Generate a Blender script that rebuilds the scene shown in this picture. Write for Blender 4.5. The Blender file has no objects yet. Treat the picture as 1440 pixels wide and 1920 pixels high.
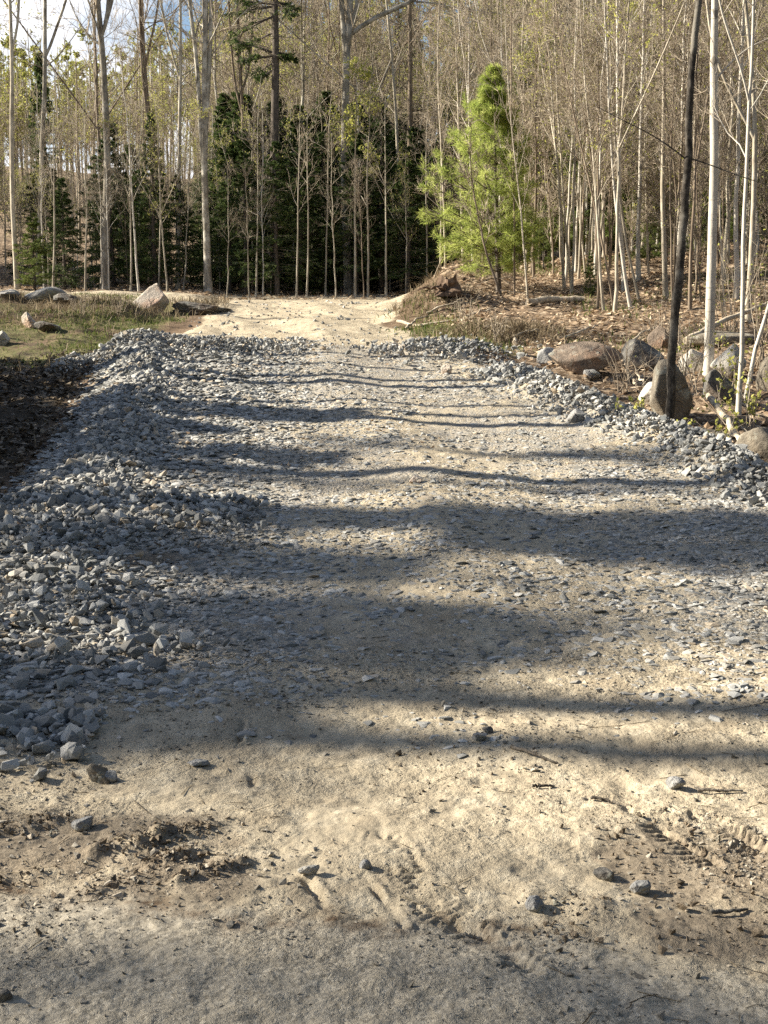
import bpy, bmesh, math, random
from mathutils import Vector
import numpy as np

SC = bpy.context.scene
COL = SC.collection
random.seed(11)
RNG = np.random.default_rng(11)
PI = math.pi

# ------------------------------------------------------------------ camera maths
FOC = 2400.0
CAMZ = 1.6
PITCH = math.atan(320.0 / FOC)
CP, SP = math.cos(PITCH), math.sin(PITCH)

def at(px, py, d):
    """world point on the line of sight of a photo pixel at forward distance d"""
    a = (px - 720.0) / FOC
    b = (960.0 - py) / FOC
    t = d / (b * SP + CP)
    return np.array([a * t, d, CAMZ + t * (b * CP - SP)])

# ------------------------------------------------------------------ noise
_TAB = np.random.default_rng(5).random((256, 256))
def vnoise(x, y):
    xi = np.floor(x).astype(np.int64); yi = np.floor(y).astype(np.int64)
    fx = x - xi; fy = y - yi
    fx = fx * fx * fx * (fx * (fx * 6 - 15) + 10); fy = fy * fy * fy * (fy * (fy * 6 - 15) + 10)
    x0 = xi & 255; x1 = (xi + 1) & 255; y0 = yi & 255; y1 = (yi + 1) & 255
    a = _TAB[x0, y0] * (1 - fx) + _TAB[x1, y0] * fx
    b = _TAB[x0, y1] * (1 - fx) + _TAB[x1, y1] * fx
    return (a * (1 - fy) + b * fy) * 2 - 1
def fbm(x, y, s, octv=4, gain=0.5):
    x = np.asarray(x, float) * s; y = np.asarray(y, float) * s
    amp = 1.0; out = 0.0
    for k in range(octv):
        out = out + amp * vnoise(x + 17.3 * k, y - 9.1 * k)
        x, y = (x * 0.8 - y * 0.6) * 2.03, (x * 0.6 + y * 0.8) * 2.03
        amp *= gain
    return out
def sst(a, b, x):
    t = np.clip((np.asarray(x, float) - a) / (b - a), 0, 1)
    return t * t * (3 - 2 * t)

# ------------------------------------------------------------------ terrain
_py = np.array([-80, 0, 4.2, 5.7, 7, 8.5, 10.4, 13, 16, 18.5, 22, 26, 30, 34, 38, 45, 60, 80, 110, 150, 220, 400, 600.])
_pz = np.array([0, 0, 0, .10, .22, .36, .55, .90, 1.34, 1.62, 1.95, 2.25, 2.47, 2.62, 2.9, 3.4, 5.2, 8.4, 13.5, 20, 26, 28, 28.])
_yy = np.linspace(-80, 600, 6801)
_zz = np.interp(_yy, _py, _pz)
_k = np.exp(-0.5 * (np.arange(-25, 26) / 8.0) ** 2); _k /= _k.sum()
_zz = np.convolve(np.pad(_zz, 25, mode='edge'), _k, mode='valid')
def prof(y): return np.interp(y, _yy, _zz)
def XL(y): return np.interp(y, [3, 4, 5, 6.5, 7.8, 9.3, 12, 15, 17.5, 20, 23, 27, 32, 40], [-9, -6, -4.2, -3.2, -2.85, -2.72, -2.95, -3.3, -3.75, -3.2, -3.1, -3.5, -4.5, -5])
def XR(y): return np.interp(y, [3, 4, 6, 8, 9.7, 11.2, 13.4, 15, 16.8, 18.5, 21, 24, 30, 33, 40], [10, 7, 5, 3.6, 2.9, 2.6, 1.9, 1.45, 1.1, .55, .1, .25, .75, 1.3, 2])

def seg_field(x, y, pts):
    """distance to a polyline, signed side, arc length"""
    best = np.full(x.shape, 1e9); side = np.zeros(x.shape); arc = np.zeros(x.shape); s0 = 0.0
    for (ax, ay), (bx, by) in zip(pts[:-1], pts[1:]):
        dx, dy = bx - ax, by - ay; L = math.hypot(dx, dy)
        t = np.clip(((x - ax) * dx + (y - ay) * dy) / (L * L), 0, 1)
        qx = x - (ax + t * dx); qy = y - (ay + t * dy)
        d = np.hypot(qx, qy); m = d < best
        best = np.where(m, d, best); side = np.where(m, np.sign(dx * qy - dy * qx), side); arc = np.where(m, s0 + t * L, arc)
        s0 += L
    return best, side, arc

MOUNDS = []   # (x, y, rx, ry, h)
RIDGES = []   # (pts, width, height)
TRACKS = []   # (pts, width, depth, lug)

TREADS = []   # (pts, half width, depth, pitch)
def base_height(x, y):
    x = np.asarray(x, float); y = np.asarray(y, float)
    z = prof(y) + 0 * x
    L = XL(y); R = XR(y)
    dl = np.interp(y, [4, 5, 8, 12, 18, 21, 25, 28, 34, 38], [.03, .06, .12, .17, .22, .15, .03, -.12, -.2, -.1])
    z = z - dl * sst(-.3, .35, L - x) + 0.03 * np.clip(-x - 7, 0, 40) * sst(6, 14, y)
    dr = np.interp(y, [6, 8, 11, 13, 16, 18, 60], [.1, .25, .25, .15, 0, 0, 0])
    z = z - dr * sst(0.1, 1.0, x - R)
    bank = sst(0.0, 1.3, x - R) * np.clip((y - 19.5) * .065, 0, .75) + .095 * np.clip(x - R - 1, 0, 30) * sst(16, 26, y)
    z = z + bank
    # far relief
    z = z + sst(45, 130, y) * (fbm(x, y, .012, 2) * 4 + np.clip(x, -60, 90) * .05)
    # driveway shape
    ins = sst(-.1, .3, x - L) * sst(-.1, .3, R - x) * sst(5.5, 8, y)
    hx = np.interp(y, [6, 10.4, 14.5, 17, 30], [.5, .3, -.5, -.75, -1.5])
    z = z + ins * .045 * np.exp(-((x - hx) / .34) ** 2) * sst(40, 20, y)
    for off in (-.95, .95):
        z = z - ins * .018 * np.exp(-((x - hx - off) / .3) ** 2) * sst(40, 20, y)
    # stone windrows along both edges and at the end of the gravel
    z = z + .09 * np.exp(-((x - L - .45) / .34) ** 2) * sst(8, 11, y) * sst(18.6, 17.2, y)
    z = z + .10 * np.exp(-((y - 17.2 - .1 * np.sin(x * 3)) / .55) ** 2) * sst(-.2, -2.2, x) * sst(-.5, .3, x - L)
    z = z + .13 * np.exp(-((x - R) / .28) ** 2) * sst(9, 10.5, y) * sst(15.5, 14, y)
    z = z + .12 * np.exp(-((y - 16.9) / .5) ** 2 - ((x - .75) / .6) ** 2)
    z = z + .08 * sst(-.9, -1.9, x + .15 * np.sin(y * 2)) * sst(5.6, 6.6, y) * sst(10.5, 8, y)
    for (mx, my, rx, ry, h) in MOUNDS:
        z = z + h * np.exp(-((x - mx) / rx) ** 2 - ((y - my) / ry) ** 2)
    return z

def height(x, y):
    x = np.asarray(x, float); y = np.asarray(y, float)
    z = base_height(x, y)
    z = z + sst(17.5, 19, y) * sst(33, 30, y) * sst(-5, -3.5, x) * (.03 * fbm(x * .35 + 3, y * 1.3, 1.2, 3) + .03 * fbm(x + .3 * y, y * .15, 2.2, 2)) * sst(.6, -.2, x - XR(y))
    near = sst(30, 6, np.hypot(x, y))
    out = np.clip(np.maximum(XL(y) - x, x - XR(y)), 0, 1.0)
    z = z + fbm(x, y, .55, 4) * (.012 + .07 * out) * sst(3, 6, y + 2)
    z = z + fbm(x + 40, y, 3.0, 4) * (.010 + .02 * out)
    z = z + fbm(x, y + 70, 14.0, 3) * .006 * near
    m = (y > 2.2) & (y < 6.2) & (np.abs(x) < 4)
    if m.any():
        zz = np.zeros(x.shape); xm = x[m]; ym = y[m]; a = np.zeros(xm.shape)
        wob = fbm(xm, ym, 9, 3)
        for pts, w, h in RIDGES:
            d, s, l = seg_field(xm + wob * .012, ym + wob * .012, pts)
            a += h * np.exp(-(d / w) ** 2) * np.clip(.7 + .35 * fbm(xm, ym, 22, 3), .1, 1.1) * .75
        for pts, w, h, lug in TRACKS:
            d, s, l = seg_field(xm, ym, pts)
            g = -h * np.exp(-(d / w) ** 2) + .35 * h * np.exp(-((d - 1.9 * w) / w) ** 2) * (s > 0)
            if lug:
                g = g * (.35 + .65 * (np.sin(l * 2 * PI / lug + d * 30) > 0)) + (-h * .8) * (s < 0) * np.exp(-((d - lug) / (lug * .8)) ** 2) * (np.sin(l * 2 * PI / lug + d * 20) > .1)
            a += g * 1.25 * np.clip(.75 + 1.3 * wob, .15, 1.6) * (1 if lug else .5)
        for pts, w, h, pit in TREADS:
            d, s, l = seg_field(xm + wob * .01, ym, pts); e = sst(w, w * .8, d)
            lug = sst(-.3, .3, np.sin((l + s * d * .5) * 2 * PI / pit)) * sst(.0, .012, d - .008)
            a += e * h * (-.75 + 1.1 * lug) * np.clip(.7 + 1.2 * wob, 0, 1.4) + .35 * h * np.exp(-((d - w * 1.12) / .014) ** 2)
        zz[m] = a; z = z + zz
    return z

def hz(x, y): return float(height(np.array([x]), np.array([y]))[0])
def ground_px(px, py, dmin=2.4, dmax=70):
    d = np.geomspace(dmin, dmax, 900)
    a = (px - 720.0) / FOC; b = (960.0 - py) / FOC
    t = d / (b * SP + CP)
    X = a * t; Z = CAMZ + t * (b * CP - SP)
    g = base_height(X, d)
    i = np.argmax(Z <= g) if (Z <= g).any() else len(d) - 1
    return float(X[i]), float(d[i])

for (px, py, rx, ry, h) in ((130, 592, .9, .8, .22), (215, 600, .7, .6, .28), (60, 612, 1.0, .8, .2), (395, 583, .8, .6, .16), (20, 575, 1.0, .8, .2),
                            (905, 640, .5, .4, .12), (985, 640, .5, .5, .1), (805, 590, .6, .6, .36), (845, 545, 1.1, .9, .5), (900, 575, .7, .6, .2), (330, 800, .3, .3, .04), (1100, 712, .7, .3, .10), (1215, 735, .35, .3, .12), (1330, 760, .5, .4, .12)):
    gx, gy = ground_px(px, py); MOUNDS.append((gx, gy, rx, ry, h))
def gp(*pp): return [ground_px(*p) for p in pp]
RIDGES += [(gp((180, 1602), (260, 1588), (300, 1578)), .045, .05), (gp((305, 1580), (385, 1560)), .035, .04),
           (gp((270, 1628), (372, 1602)), .03, .028), (gp((340, 1657), (400, 1640), (455, 1620)), .025, .03),
           (gp((160, 1677), (290, 1642)), .03, .022), (gp((0, 1565), (110, 1550)), .05, .03), (gp((1010, 1740), (1085, 1765)), .05, .022),
           (gp((1000, 1690), (1130, 1705)), .06, .018), (gp((0, 1660), (90, 1640)), .04, .02)]
TREADS += [(gp((1170, 1495), (1300, 1560), (1450, 1640)), .085, .004, .03), (gp((1310, 1525), (1450, 1598)), .05, .010, .032), (gp((700, 1575), (770, 1640), (840, 1720)), .075, .005, .03), (gp((880, 1730), (1010, 1825)), .06, .005, .03)]
TRACKS += [(gp((1195, 1515), (1270, 1568), (1350, 1622)), .013, .02, .035), (gp((1325, 1535), (1440, 1602)), .03, .016, .04),
           (gp((680, 1640), (720, 1690), (757, 1737)), .011, .035, 0), (gp((724, 1590), (737, 1640)), .01, .014, .035),
           (gp((765, 1590), (790, 1630), (812, 1690)), .013, .02, .035), (gp((850, 1640), (885, 1700)), .012, .01, 0),
           (gp((880, 1735), (940, 1780), (1000, 1822)), .022, .018, .04), (gp((575, 1650), (603, 1680), (606, 1700)), .014, .03, 0),
           (gp((470, 1440), (475, 1470)), .014, .018, 0), (gp((455, 1355), (450, 1392)), .012, .03, 0), (gp((700, 1560), (880, 1640), (1150, 1760)), .03, .006, 0),
           (gp((840, 1480), (1000, 1530), (1250, 1680)), .04, .006, 0)]

# ------------------------------------------------------------------ mesh helpers
def raw_mesh(name, V, loops, starts, mats, attrs=None, midx=None, smooth=False):
    me = bpy.data.meshes.new(name)
    V = np.ascontiguousarray(V, dtype=np.float32)
    me.vertices.add(len(V)); me.vertices.foreach_set('co', V.ravel())
    me.loops.add(len(loops)); me.loops.foreach_set('vertex_index', np.ascontiguousarray(loops, dtype=np.int32))
    me.polygons.add(len(starts)); me.polygons.foreach_set('loop_start', np.ascontiguousarray(starts, dtype=np.int32))
    for m in mats: me.materials.append(m)
    if midx is not None: me.polygons.foreach_set('material_index', np.ascontiguousarray(midx, dtype=np.int32))
    me.polygons.foreach_set('use_smooth', np.full(len(starts), smooth, dtype=bool))
    me.update(calc_edges=True)
    for k, v in (attrs or {}).items():
        a = me.attributes.new(k, 'FLOAT', 'POINT'); a.data.foreach_set('value', np.ascontiguousarray(v, dtype=np.float32))
    return me

class Geo:
    """collects tubes and faces of one mesh"""
    def __init__(self): self.V = []; self.F = []; self.T = []; self.M = []; self.S = []; self.n = 0
    def add(self, V, F, tint=0.5, mat=0, smooth=False):
        """F: (k, 3 or 4) indices"""
        V = np.asarray(V, float); F = np.asarray(F)
        self.V.append(V); self.F.append(F + self.n); self.n += len(V)
        self.T.append(np.broadcast_to(np.asarray(tint, float), (len(V),)).copy())
        self.M.append(np.full(len(F), mat)); self.S.append(np.full(len(F), smooth))
    def tubes(self, P, R, sides=6, tint=0.5, mat=0, rough=0.0):
        """P (T,K,3) polylines, R (T,K) radii"""
        P = np.asarray(P, float); R = np.asarray(R, float)
        T, K, _ = P.shape
        if T == 0: return
        tg = np.gradient(P, axis=1); tg /= np.linalg.norm(tg, axis=2, keepdims=True) + 1e-9
        mean = tg.mean(axis=1)
        ref = np.where(np.abs(mean[:, 2:3]) > .7, np.array([[1., 0, 0]]), np.array([[0, 0, 1.]]))
        N = np.cross(tg, ref[:, None, :]); N /= np.linalg.norm(N, axis=2, keepdims=True) + 1e-9
        B = np.cross(tg, N)
        a = np.arange(sides) * 2 * PI / sides
        RR = R[:, :, None, None]
        if rough: RR = RR * (1 + rough * RNG.normal(size=(T, K, sides, 1)))
        V = P[:, :, None, :] + RR * (np.cos(a)[None, None, :, None] * N[:, :, None, :] + np.sin(a)[None, None, :, None] * B[:, :, None, :])
        idx = np.arange(T * K * sides).reshape(T, K, sides)
        j = (np.arange(sides) + 1) % sides
        F = np.stack([idx[:, :-1, :], idx[:, :-1, j], idx[:, 1:, j], idx[:, 1:, :]], -1).reshape(-1, 4)
        tt = np.broadcast_to(np.asarray(tint, float).reshape(-1, 1, 1) if np.ndim(tint) else np.full((1, 1, 1), tint), (T, K, sides)).ravel()
        self.add(V.reshape(-1, 3), F, tt, mat, True)
    def build(self, name, mats):
        V = np.concatenate(self.V); T = np.concatenate(self.T)
        loops = np.concatenate([f.ravel() for f in self.F])
        cnt = np.concatenate([np.full(len(f), f.shape[1]) for f in self.F])
        starts = np.concatenate([[0], np.cumsum(cnt)[:-1]])
        me = raw_mesh(name, V, loops, starts, mats, {'tint': T}, np.concatenate(self.M))
        me.polygons.foreach_set('use_smooth', np.concatenate(self.S).astype(bool))
        return me

def link(name, me, parent=None):
    o = bpy.data.objects.new(name, me); COL.objects.link(o)
    if parent is not None: o.parent = parent
    return o
def tag(o, label=None, cat=None, group=None, kind=None):
    if label: o['label'] = label
    if cat: o['category'] = cat
    if group: o['group'] = group
    if kind: o['kind'] = kind
    return o
def empty(name, loc, label, cat, group=None):
    o = bpy.data.objects.new(name, None); COL.objects.link(o); o.location = loc; o.empty_display_size = .2
    return tag(o, label, cat, group)

# ------------------------------------------------------------------ materials
class NT:
    def __init__(self, name):
        self.m = bpy.data.materials.new(name); self.m.use_nodes = True
        self.t = self.m.node_tree; self.t.nodes.clear()
        self.out = self.N('ShaderNodeOutputMaterial')
    def N(self, typ, **kw):
        n = self.t.nodes.new(typ)
        for k, v in kw.items(): setattr(n, k, v)
        return n
    def L(self, a, b): self.t.links.new(a, b)
    def S(self, sock, v):
        if hasattr(v, 'is_output'): self.L(v, sock)
        else: sock.default_value = v
    def coord(self, which='Object', scale=None):
        o = self.N('ShaderNodeTexCoord').outputs[which]
        if scale is None: return o
        mp = self.N('ShaderNodeMapping'); self.L(o, mp.inputs['Vector']); mp.inputs['Scale'].default_value = scale
        return mp.outputs[0]
    def noise(self, vec, scale, detail=4, rough=.55, fac=True):
        n = self.N('ShaderNodeTexNoise'); self.L(vec, n.inputs['Vector'])
        n.inputs['Scale'].default_value = scale; n.inputs['Detail'].default_value = detail; n.inputs['Roughness'].default_value = rough
        return n.outputs[0] if fac else n.outputs[1]
    def voro(self, vec, scale, feature='F1', out='Distance'):
        n = self.N('ShaderNodeTexVoronoi', feature=feature); self.L(vec, n.inputs['Vector']); n.inputs['Scale'].default_value = scale
        return n.outputs[out]
    def ramp(self, fac, stops, interp='LINEAR'):
        n = self.N('ShaderNodeValToRGB'); self.L(fac, n.inputs[0]); cr = n.color_ramp; cr.interpolation = interp
        while len(cr.elements) < len(stops): cr.elements.new(.5)
        for e, (p, c) in zip(cr.elements, stops):
            e.position = p
            e.color = (c, c, c, 1) if np.isscalar(c) else (*c, 1)
        return n.outputs[0]
    def mix(self, f, a, b, blend='MIX'):
        n = self.N('ShaderNodeMix', data_type='RGBA', blend_type=blend)
        self.S(n.inputs[0], f)
        for s, v in ((n.inputs[6], a), (n.inputs[7], b)):
            if isinstance(v, tuple): s.default_value = (*v, 1)
            else: self.L(v, s)
        return n.outputs[2]
    def math(self, op, a, b=0.0, clamp=False):
        n = self.N('ShaderNodeMath', operation=op, use_clamp=clamp); self.S(n.inputs[0], a); self.S(n.inputs[1], b); return n.outputs[0]
    def attr(self, name): return self.N('ShaderNodeAttribute', attribute_name=name).outputs['Fac']
    def objrand(self): return self.N('ShaderNodeObjectInfo').outputs['Random']
    def sep(self, v, i):
        n = self.N('ShaderNodeSeparateXYZ'); self.L(v, n.inputs[0]); return n.outputs[i]
    def bump(self, h, strength=.5, dist=.02, normal=None):
        n = self.N('ShaderNodeBump'); self.L(h, n.inputs['Height']); n.inputs['Strength'].default_value = strength; n.inputs['Distance'].default_value = dist
        if normal is not None: self.L(normal, n.inputs['Normal'])
        return n.outputs[0]
    def finish(self, col, rough=.9, normal=None, spec=.2, trans=0.0, tcol=None):
        b = self.N('ShaderNodeBsdfPrincipled'); self.S(b.inputs['Base Color'], (*col, 1) if isinstance(col, tuple) else col)
        self.S(b.inputs['Roughness'], rough); b.inputs['Specular IOR Level'].default_value = spec
        if normal is not None: self.L(normal, b.inputs['Normal'])
        sh = b.outputs[0]
        if trans:
            t = self.N('ShaderNodeBsdfTranslucent'); self.S(t.inputs[0], tcol if tcol is not None else ((*col, 1) if isinstance(col, tuple) else col))
            mx = self.N('ShaderNodeMixShader'); mx.inputs[0].default_value = trans
            self.L(sh, mx.inputs[1]); self.L(t.outputs[0], mx.inputs[2]); sh = mx.outputs[0]
        self.L(sh, self.out.inputs['Surface'])
        return self.m

def mat_ground():
    n = NT('ground_surface'); v = n.coord()
    n1 = n.noise(v, 1.3, 5, .6); n2 = n.noise(v, 9, 5, .6); n3 = n.noise(v, 60, 4, .6); n4 = n.noise(v, 300, 2, .5)
    soil = n.ramp(n2, [(.3, (.075, .05, .032)), (.7, (.19, .135, .09))])
    sand = n.mix(n.ramp(n3, [(.3, 0.0), (.7, 1.0)]), n.ramp(n1, [(.3, (.32, .27, .195)), (.68, (.51, .435, .315))]), n.ramp(n2, [(.3, (.24, .195, .14)), (.5, (.42, .355, .26)), (.68, (.60, .53, .41))]))
    sand = n.mix(n.ramp(n4, [(.5, 0.0), (.68, .6)]), sand, (.17, .14, .105))
    sand = n.mix(n.ramp(n.noise(v, 2.6, 6, .7), [(.5, 0.0), (.72, .75)]), sand, n.ramp(n3, [(.3, (.15, .115, .08)), (.7, (.30, .245, .175))]))
    # gravel dust and the fine chips between the stones
    cell = n.voro(v, 55, out='Color'); cs = n.sep(cell, 0)
    chips = n.ramp(cs, [(0, (.12, .12, .12)), (.4, (.25, .25, .245)), (.75, (.38, .36, .33)), (1, (.42, .33, .24))])
    grav = n.mix(n.ramp(n.math('ADD', n2, n.math('MULTIPLY', n3, .5)), [(.55, 0.0), (.95, 1.0)]), chips, n.ramp(n3, [(.3, (.22, .19, .145)), (.7, (.42, .36, .27))]))
    c2 = n.sep(n.voro(v, 90, out='Color'), 1)
    road = n.mix(n.ramp(n3, [(.35, 0.0), (.65, 1.0)]), n.ramp(c2, [(0, (.17, .148, .115)), (.6, (.325, .288, .23)), (1, (.47, .42, .34))]), n.ramp(n2, [(.3, (.27, .237, .185)), (.7, (.41, .362, .285))]))
    lc = n.sep(n.voro(v, 14, out='Color'), 0)
    leaf = n.ramp(lc, [(0, (.07, .05, .035)), (.35, (.20, .14, .095)), (.7, (.35, .265, .185)), (1, (.48, .39, .29))])
    leaf = n.mix(n.ramp(n2, [(.35, 0.0), (.6, 1.0)]), soil, leaf)
    gr = n.mix(n.ramp(n3, [(.35, 0.0), (.65, 1.0)]), n.ramp(n2, [(.3, (.06, .075, .025)), (.7, (.14, .16, .05))]), soil)
    edge = n.math('MULTIPLY', n.math('SUBTRACT', n.noise(v, 5, 5, .7), .5), 1.2)
    def mask(a): return n.ramp(n.math('ADD', n.attr(a), edge), [(.35, 0.0), (.65, 1.0)])
    c = n.mix(mask('leaf'), soil, leaf)
    c = n.mix(mask('dark_soil_shade'), c, n.ramp(n3, [(.3, (.03, .024, .017)), (.7, (.10, .078, .055))]))  # dark soil, its near-black tone also carrying the left hollow's deep shade
    c = n.mix(mask('grass'), c, gr)
    c = n.mix(mask('sand'), c, sand)
    c = n.mix(mask('grav'), c, grav)
    c = n.mix(mask('road'), c, road)
    c = n.mix(n.math('MULTIPLY', mask('damp'), .8), c, n.ramp(n3, [(.3, (.105, .082, .06)), (.7, (.26, .21, .155))]))
    hgt = n.math('ADD', n.math('MULTIPLY', n3, .9), n.math('MULTIPLY', n4, .35))
    hgt = n.math('ADD', hgt, n.math('MULTIPLY', n.noise(v, 26, 4, .6), 1.2))
    hgt = n.math('ADD', hgt, n.math('MULTIPLY', n.math('SUBTRACT', .5, n.voro(v, 55)), n.math('ADD', .25, n.math('MULTIPLY', n.attr('grav'), .9))))
    hgt = n.math('MULTIPLY', hgt, n.ramp(n.noise(v, 2.1, 4, .6), [(.38, .2), (.64, .9)]))
    return n.finish(c, .95, n.bump(hgt, .8, .022), .12)

def mat_stone(name, a, b, warm=.5):
    n = NT(name); v = n.coord(); t = n.attr('tint')
    base = n.ramp(t, [(0, a), (.55, tuple((x + y) / 2 for x, y in zip(a, b))), (.9, b), (.94, (.40, .32, .23)), (1, (.46, .40, .32))])
    mott = n.noise(v, 45, 4, .65)
    c = n.mix(n.ramp(mott, [(.35, 0.0), (.7, .45)]), base, n.mix(.5, base, (.06, .065, .07)))
    up = n.sep(n.N('ShaderNodeNewGeometry').outputs['Normal'], 2)
    dust = n.math('MULTIPLY', n.ramp(up, [(.2, 0.0), (.9, 1.0)]), n.ramp(n.noise(v, 2.2, 4, .6), [(.4, .1), (.65, warm)]))
    c = n.mix(dust, c, (.42, .35, .26))
    return n.finish(c, .85, n.bump(n.noise(v, 130, 3, .6), .35, .006), .25)

def mat_boulder(name, lo, hi, patch):
    n = NT(name); v = n.coord()
    c = n.ramp(n.noise(v, 9, 8, .7), [(.3, lo), (.7, hi)])
    c = n.mix(n.ramp(n.noise(v, 2.2, 4, .6), [(.5, 0.0), (.62, .8)]), c, patch)
    c = n.mix(n.ramp(n.noise(v, 38, 3, .7), [(.55, 0.0), (.7, .5)]), c, (.05, .045, .04))
    h = n.math('ADD', n.noise(v, 13, 8, .7), n.math('MULTIPLY', n.noise(v, 60, 4, .6), .4))
    crack = n.ramp(n.voro(n.mix(.12, v, n.noise(v, 6, 3, .6, False)), 3.2, 'DISTANCE_TO_EDGE'), [(0, 0.0), (.035, 1.0)])
    crack = n.mix(n.ramp(n.noise(v, 2.7, 3, .5), [(.52, 1.0), (.6, 0.0)]), crack, (1, 1, 1))
    c = n.mix(n.math('MULTIPLY', n.math('SUBTRACT', 1.0, crack), .5), c, (.04, .035, .03))
    c = n.mix(n.ramp(n.noise(v, 7, 5, .7), [(.56, 0.0), (.63, .6)]), c, (.40, .40, .34))
    h = n.math('ADD', h, n.math('MULTIPLY', crack, .5))
    return n.finish(c, .9, n.bump(h, .8, .04), .2)

def mat_bark(name, dark, mid, light, zs=.12, scale=14, lichen=None, lenticel=False):
    n = NT(name); v = n.coord('Object', (1, 1, zs)); w = n.coord('Object')
    f = n.noise(v, scale, 5, .65)
    c = n.ramp(f, [(.3, dark), (.5, mid), (.68, light)])
    if lichen is not None:
        c = n.mix(n.ramp(n.noise(w, 2.3, 5, .6), [(.5, 0.0), (.6, .85)]), c, lichen)
    if lenticel:
        lv = n.coord('Object', (.35, .35, 6))
        c = n.mix(n.ramp(n.noise(lv, 6, 3, .6), [(.6, 0.0), (.66, .8)]), c, (.07, .055, .05))
        c = n.mix(n.ramp(n.noise(n.coord('Object', (1, 1, .8)), 5.5, 2, .4), [(.66, 0.0), (.69, .95)]), c, (.035, .03, .028))
        c = n.mix(n.ramp(n.noise(w, 1.6, 4, .6), [(.45, 0.0), (.7, .5)]), c, (.42, .36, .28))
    c = n.mix(n.math('MULTIPLY', n.objrand(), .7), c, n.mix(.6, c, dark))
    return n.finish(c, .9, n.bump(f, .6, .02), .15)

def mat_leaf(name, c0, c1, c2, trans=.35, rough=.7):
    n = NT(name); t = n.attr('tint')
    c = n.ramp(t, [(0, c0), (.5, c1), (1, c2)])
    c = n.mix(n.math('MULTIPLY', n.objrand(), .3), c, n.mix(.5, c, c0))
    return n.finish(c, rough, None, .2, trans, c)

M = {}
M['ground'] = mat_ground()
M['stone'] = mat_stone('crushed_stone', (.11, .118, .122), (.50, .495, .475), .3)
M['chip'] = mat_stone('small_stone', (.10, .09, .075), (.40, .36, .30), .5)
M['clod'] = mat_boulder('soil_lump', (.11, .085, .06), (.29, .23, .165), (.20, .155, .11))
M['b_grey'] = mat_boulder('grey_rock', (.20, .20, .20), (.36, .35, .34), (.27, .25, .23))
M['b_pale'] = mat_boulder('pale_rock', (.38, .33, .28), (.60, .52, .44), (.50, .33, .24))
M['b_red'] = mat_boulder('reddish_rock', (.13, .10, .078), (.29, .23, .18), (.26, .165, .11))
M['b_brown'] = mat_boulder('brown_rock', (.10, .085, .068), (.27, .235, .185), (.19, .155, .115))
M['b_dark'] = mat_boulder('dark_rock', (.07, .065, .06), (.19, .18, .165), (.12, .09, .07))
M['b_white'] = mat_boulder('white_rock', (.34, .32, .29), (.58, .55, .49), (.36, .31, .25))
M['grey_bark'] = mat_bark('grey_bark', (.09, .078, .062), (.25, .225, .185), (.42, .385, .325), .22, 12, (.52, .49, .43))
M['pale_bark'] = mat_bark('pale_bark', (.17, .145, .11), (.42, .37, .295), (.62, .57, .47), .28, 10)
M['brown_bark'] = mat_bark('brown_bark', (.09, .07, .05), (.23, .18, .135), (.36, .30, .235), .12, 14)
M['dark_bark'] = mat_bark('dark_bark', (.02, .017, .014), (.075, .063, .052), (.24, .21, .175), .5, 24, (.30, .275, .235))
M['birch_bark'] = mat_bark('birch_bark', (.37, .335, .285), (.58, .54, .475), (.70, .665, .60), .3, 6, None, True)
M['spruce_bark'] = mat_bark('spruce_bark', (.05, .042, .035), (.12, .10, .085), (.20, .17, .145), .3, 20)
M['twig'] = mat_bark('twig_bark', (.15, .12, .09), (.36, .30, .23), (.58, .50, .395), .3, 8)
M['far_twig'] = mat_bark('distant_bark', (.17, .14, .10), (.40, .34, .26), (.60, .52, .41), .1, 2)
M['wood'] = mat_bark('bare_wood', (.22, .18, .13), (.44, .37, .28), (.60, .53, .43), .15, 14)
M['stump'] = mat_bark('rotten_wood', (.05, .035, .025), (.15, .10, .07), (.29, .21, .15), .2, 12)
M['pine'] = mat_leaf('white_pine_needles', (.19, .25, .055), (.41, .47, .125), (.60, .63, .23), .6)
M['pine_dull'] = mat_leaf('young_pine_needles', (.08, .12, .03), (.15, .19, .05), (.23, .25, .08), .35)
M['spruce'] = mat_leaf('spruce_needles', (.022, .043, .014), (.065, .10, .030), (.16, .205, .062), .3)
M['bud'] = mat_leaf('opening_leaves', (.25, .27, .06), (.43, .44, .11), (.58, .55, .17), .5)
M['old_leaf'] = mat_leaf('dead_leaves', (.12, .08, .052), (.36, .255, .165), (.64, .52, .38), .2, .8)
M['wet_leaf'] = mat_leaf('damp_dead_leaves', (.035, .026, .018), (.10, .075, .05), (.27, .215, .15), .15, .6)
M['grass'] = mat_leaf('grass_blades', (.05, .075, .018), (.11, .15, .035), (.24, .25, .08), .3)
M['straw'] = mat_leaf('dry_grass_blades', (.085, .062, .04), (.21, .16, .10), (.40, .33, .22), .25)

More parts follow.
